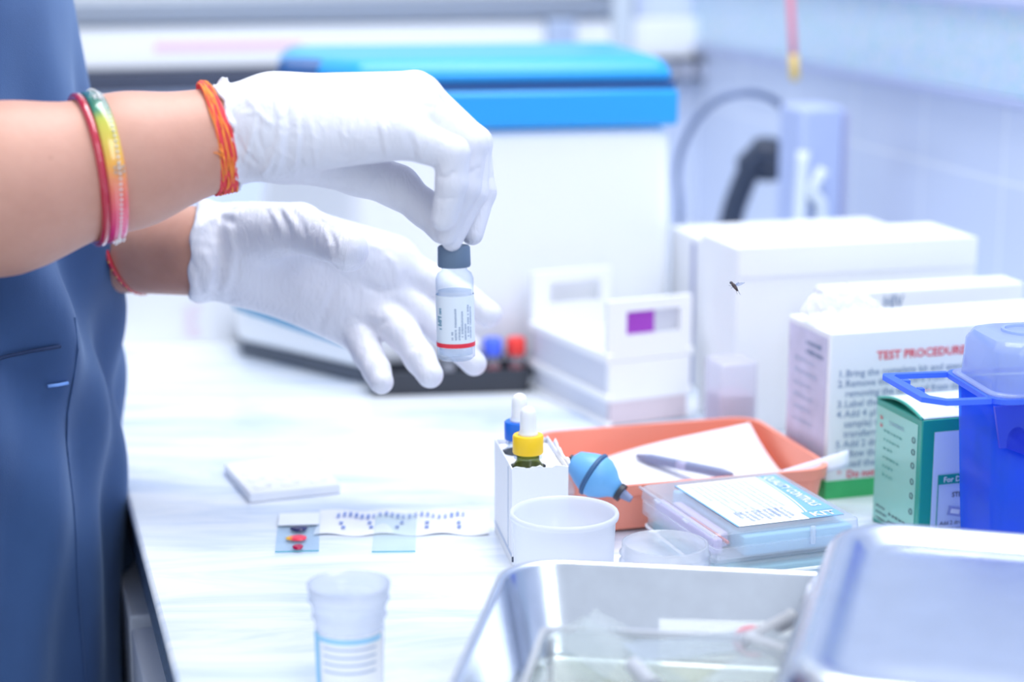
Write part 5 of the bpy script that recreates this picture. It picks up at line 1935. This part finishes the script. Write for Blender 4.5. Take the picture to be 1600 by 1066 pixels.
def stone(a, off, r_):
    rd = e1 * math.cos(a) + e2 * math.sin(a)
    c_ = cM + ax * off + rd * (rad_b + 0.0021) - root
    bmesh.ops.create_icosphere(bm, subdivisions=1, radius=r_, matrix=Matrix.Translation(c_))


for i in range(92):
    a = 2 * math.pi * i / 92
    w_ = math.sin(a * 2) * 0.0012
    stone(a, 0.0014 + w_, 0.00082)
# two flower clusters on the near side
for a0 in (math.pi * 1.5 - 0.05, math.pi * 1.5 + 1.15, math.pi * 1.5 - 1.2, math.pi * 0.5, math.pi * 0.5 - 0.05 + math.pi):
    for k in range(7):
        r_ = 0.0023 if k else 0
        stone(a0 + r_ * math.cos(k * math.pi / 3) / rad_b, 0.0014 + r_ * math.sin(k * math.pi / 3), 0.0009)
part('rhinestones', bm, STONE, rb_)
# bangle on the far arm
cL = EL_L.lerp(W_L, 0.745) + Vector((0, 0, 0.004))
o_ = band(cL, Vector((0.90, -0.30, 0.24)), 0.0350, 0.0030, 0.0034, RB, 'bangle', person)
o_['label'] = 'red bangle with gold flecks on the far wrist'
bmf = bmesh.new()
axl = Vector((0.90, -0.30, 0.24)).normalized()
e1l = Vector((0, 1, 0)).cross(axl).normalized()
e2l = axl.cross(e1l).normalized()
for i in range(40):
    a = 2 * math.pi * i / 40
    bmesh.ops.create_icosphere(bmf, subdivisions=1, radius=0.0007, matrix=Matrix.Translation(cL + (e1l * math.cos(a) + e2l * math.sin(a)) * 0.0367 - root))
part('gold_flecks', bmf, mat('gold_fleck', (0.85, 0.50, 0.15), 0.25, 0.8), o_)
# sacred thread: many fine strands wound round the wrist
ax_t = Vector((0.93, 0.30, 0.17)).normalized()
e1 = Vector((0, 1, 0)).cross(ax_t).normalized()
e2 = ax_t.cross(e1).normalized()
ct_ = at(335, 215, 1.029)
TH1 = mat('red_thread', (0.86, 0.07, 0.09), 0.75)
TH2 = mat('orange_thread', (0.95, 0.30, 0.05), 0.75)
rn = random.Random(2)
for mth, cnt_, nm in ((TH1, 44, 'red thread'), (TH2, 10, 'orange thread')):
    bm = bmesh.new()
    for s_ in range(cnt_):
        off = rn.uniform(-0.0046, 0.0040)
        ph = rn.uniform(0, 6.28)
        f1, f2 = rn.choice((1, 2, 3)), rn.choice((5, 7, 9))
        ps_ = []
        for i in range(90):
            a = 2 * math.pi * i / 90
            narrow = 0.62 + 0.38 * math.cos(a + 0.6)
            o2 = (off + 0.0015 * math.sin(f1 * a + ph)) * narrow + 0.0003 * math.sin(f2 * a + ph)
            # band slides towards the hand in the middle of the near side
            o2 += 0.0022 * math.exp(-((a - 1.5 * math.pi) / 0.9) ** 2)
            rr_ = 0.0294 + 0.0006 * (1 + math.sin(f2 * a + 2 * ph)) + (0.0004 if nm[0] == 'o' else 0)
            ps_.append(ct_ + ax_t * (o2 - 0.0005) + (e1 * math.cos(a) + e2 * math.sin(a)) * rr_ - root)
        tube(ps_, 0.00042, 6, bm, closed=True)
    o_ = part('wrist_thread', bm, mth, person, smooth=True)
    o_['label'] = nm + ' wound round the wrist'
# frayed knot
bm = bmesh.new()
kn_ = at(350, 245, 1.0) - root
for k in range(7):
    d_ = Vector((rn.uniform(-0.006, 0.002), rn.uniform(-0.003, 0.0), rn.uniform(-0.003, 0.005)))
    tube([kn_, kn_ + d_ * 0.6 + Vector((0, -0.001, 0.001)), kn_ + d_], [0.0006, 0.0004, 0.0002], 6, bm)
part('thread_knot', bm, TH2, person, smooth=True)

# ---- scrub top
SCRUB, N, L = nt('blue_cotton')
b = N['Principled BSDF']
b.inputs['Roughness'].default_value = 0.8
b.inputs['Sheen Weight'].default_value = 0.25
b.inputs['Sheen Tint'].default_value = (0.5, 0.7, 1, 1)
tc = N.new('ShaderNodeTexCoord')
n1 = N.new('ShaderNodeTexNoise')
n1.inputs['Scale'].default_value = 9
n1.inputs['Detail'].default_value = 6
cr = N.new('ShaderNodeValToRGB')
cr.color_ramp.elements[0].position = 0.3
cr.color_ramp.elements[0].color = (0.020, 0.060, 0.180, 1)
cr.color_ramp.elements[1].position = 0.7
cr.color_ramp.elements[1].color = (0.034, 0.092, 0.245, 1)
n3 = N.new('ShaderNodeTexNoise')
n3.inputs['Scale'].default_value = 1300
bp = N.new('ShaderNodeBump')
bp.inputs['Strength'].default_value = 0.25
bp.inputs['Distance'].default_value = 0.0005
L.new(tc.outputs['Object'], n1.inputs['Vector'])
L.new(tc.outputs['Object'], n3.inputs['Vector'])
L.new(n1.outputs[0], cr.inputs[0])
L.new(cr.outputs[0], b.inputs['Base Color'])
L.new(n3.outputs[0], bp.inputs['Height'])
L.new(bp.outputs[0], b.inputs['Normal'])


def torso(f, grow=0.0):
    X, Y, Z = f.ax[0][:, None, None], f.ax[1][None, :, None], f.ax[2][None, None, :] - H
    zk = [-0.45, -0.20, -0.05, 0.05, 0.15, 0.32, 0.42, 0.50, 0.545, 0.58]
    ak = [0.160, 0.158, 0.157, 0.158, 0.155, 0.140, 0.125, 0.095, 0.070, 0.060]
    bk = [0.190, 0.182, 0.175, 0.172, 0.170, 0.172, 0.180, 0.165, 0.110, 0.075]
    ck = [0.000, 0.0, 0.0, 0.0, 0.0, -0.002, -0.006, -0.016, -0.016, -0.016]
    a = np.interp(Z, zk, ak)
    bb_ = np.interp(Z, zk, bk)
    c = np.interp(Z, zk, ck)
    x = (X - TC.x - c) / a
    y = (Y - TC.y) / bb_
    ex = 2.35
    r = (np.abs(x) ** ex + np.abs(y) ** ex) ** (1 / ex) + 1e-6
    d = (r - 1) * np.minimum(a, bb_)
    th = np.arctan2(y, x)
    # hanging folds and diagonal drags running down and forward from the armpit
    fo = 0.0042 * np.sin(th * 11 + Z * 9 + 1.1 * np.sin(Z * 14)) * np.clip(0.5 - Z, 0.2, 1)
    dg_ = th * 0.16 + Z * 0.55
    fo = fo + 0.0105 * np.sin(dg_ * 62 + 1.5 * np.sin(Z * 11)) * np.exp(-((Z - 0.16) / 0.10) ** 2)
    fo = fo + 0.0032 * np.sin(th * 19 - Z * 22) * np.exp(-((Z + 0.02) / 0.2) ** 2)
    d = d - fo - grow
    return d.astype(np.float32)


s = Field((-0.64, 0.90, H - 0.36), (-0.20, 1.50, H + 0.60), 0.0035)
s.F = torso(s)
slv = (SH_R - Vector((0, 0, 0)))
s.cap(SH_R, SH_R.lerp(EL_R, 0.55), 0.060, 0.062, 0.03)
s.cap(SH_L, SH_L.lerp(EL_L, 0.55), 0.060, 0.062, 0.03)
# open hem: hollow the inside from below
X, Y, Z = s.ax[0][:, None, None], s.ax[1][None, :, None], s.ax[2][None, None, :]
s.F = np.maximum(s.F, (H - 0.34) - Z).astype(np.float32)
scr = s.obj('scrub_top', SCRUB, person, 2)

# pocket patch
pk = Field((-0.50, 0.98, H - 0.12), (-0.225, 1.22, H + 0.16), 0.0020)
d = torso(pk, 0.0016)
X, Y, Z = pk.ax[0][:, None, None], pk.ax[1][None, :, None], pk.ax[2][None, None, :] - H
th = np.arctan2((Y - TC.y) / 0.172, (X - TC.x) / 0.157)
tt = -np.degrees(th)
reg = np.maximum((29 - tt) * 0.0028, (tt - 98) * 0.0028)
topz = 0.1265 - (tt - 29) * 0.00016
reg = np.maximum(reg, Z - topz)
reg = np.maximum(reg, -0.10 - Z)
d = np.maximum(d, reg)
# stitched hem of the pocket: a shallow groove
d = d + 0.0009 * np.exp(-((Z - (topz - 0.022)) / 0.0014) ** 2)
d = d + 0.0007 * np.exp(-(((tt - 33) * 0.0028) / 0.0014) ** 2)
d = np.maximum(d, -torso(pk, -0.003))
pk.F = d.astype(np.float32)
pko = pk.obj('pocket', SCRUB, scr, 1)


def surf(theta_deg, z, off=0.0):
    """point on the tunic at an angle from the front and a height above the counter"""
    th = R(-theta_deg)
    lo_, hi_ = 0.5, 1.4
    class Q:
        pass
    q = Q()
    for _ in range(30):
        m_ = (lo_ + hi_) / 2
        x = TC.x + 0.157 * m_ * math.cos(th)
        y = TC.y + 0.172 * m_ * math.sin(th)
        q.ax = [np.array([x]), np.array([y]), np.array([z + H])]
        if torso(q)[0, 0, 0] < off:
            lo_ = m_
        else:
            hi_ = m_
    return Vector((x, y, z + H))


# small light-blue bar tack at the pocket corner
p0, p1 = surf(30.5, 0.101, 0.0022), surf(26, 0.1005, 0.0012)
part('bar_tack', tube([p0 - root, p0.lerp(p1, 0.5) + Vector((0.0006, -0.0006, 0)) - root, p1 - root], 0.0011, 8), mat('light_blue_stitching', (0.18, 0.36, 0.80), 0.6), pko, smooth=True)
part('pocket_hem', tube([surf(29 + k * 5, 0.1255 - k * 0.0008, 0.0019) - root for k in range(14)], 0.0011, 6), mat('navy_stitching', (0.010, 0.030, 0.10), 0.8), pko, smooth=True)
part('seam', tube([surf(24, 0.14 - k * 0.02, 0.0004) - root for k in range(18)], 0.0007, 6), SCRUB, scr, smooth=True)

# ---- trousers, hair, shoes (mostly outside the photograph)
tf = Field((-0.60, 0.98, 0.05), (-0.24, 1.45, H - 0.02), 0.006)
for s_ in (-1, 1):
    hip = Vector((TC.x - 0.01, TC.y + s_ * 0.068, H - 0.10))
    kn = Vector((TC.x, TC.y + s_ * 0.09, 0.46))
    an = Vector((TC.x - 0.01, TC.y + s_ * 0.09, 0.12))
    tf.cap(hip, kn, 0.078, 0.066, 0.03)
    tf.cap(kn, an, 0.072, 0.062, 0.02)
tf.obj('trousers', mat('navy_trousers', (0.02, 0.05, 0.14), 0.8), person, 2)
hf = Field((-0.58, 1.07, H + 0.60), (-0.28, 1.34, H + 0.86), 0.004)
hf.cap(hd + Vector((-0.024, 0, 0.030)), hd + Vector((-0.010, 0, 0.046)), 0.088, 0.080, 0.02, ((0, 1, 0), 1.10))
hf.cap(hd + Vector((-0.10, 0, 0.02)), hd + Vector((-0.11, 0, 0.0)), 0.034, 0.030, 0.02)
X, Y, Z = hf.ax[0][:, None, None], hf.ax[1][None, :, None], hf.ax[2][None, None, :]
hf.F = np.maximum(hf.F, ((X - hd.x - 0.052) * 0.8 + (hd.z - 0.02 - Z) * 0.6)).astype(np.float32)
hf.obj('hair', mat('black_hair', (0.012, 0.010, 0.010), 0.5, bump=0.5, bscale=150, stretch=(1, 6, 1)), person, 1)
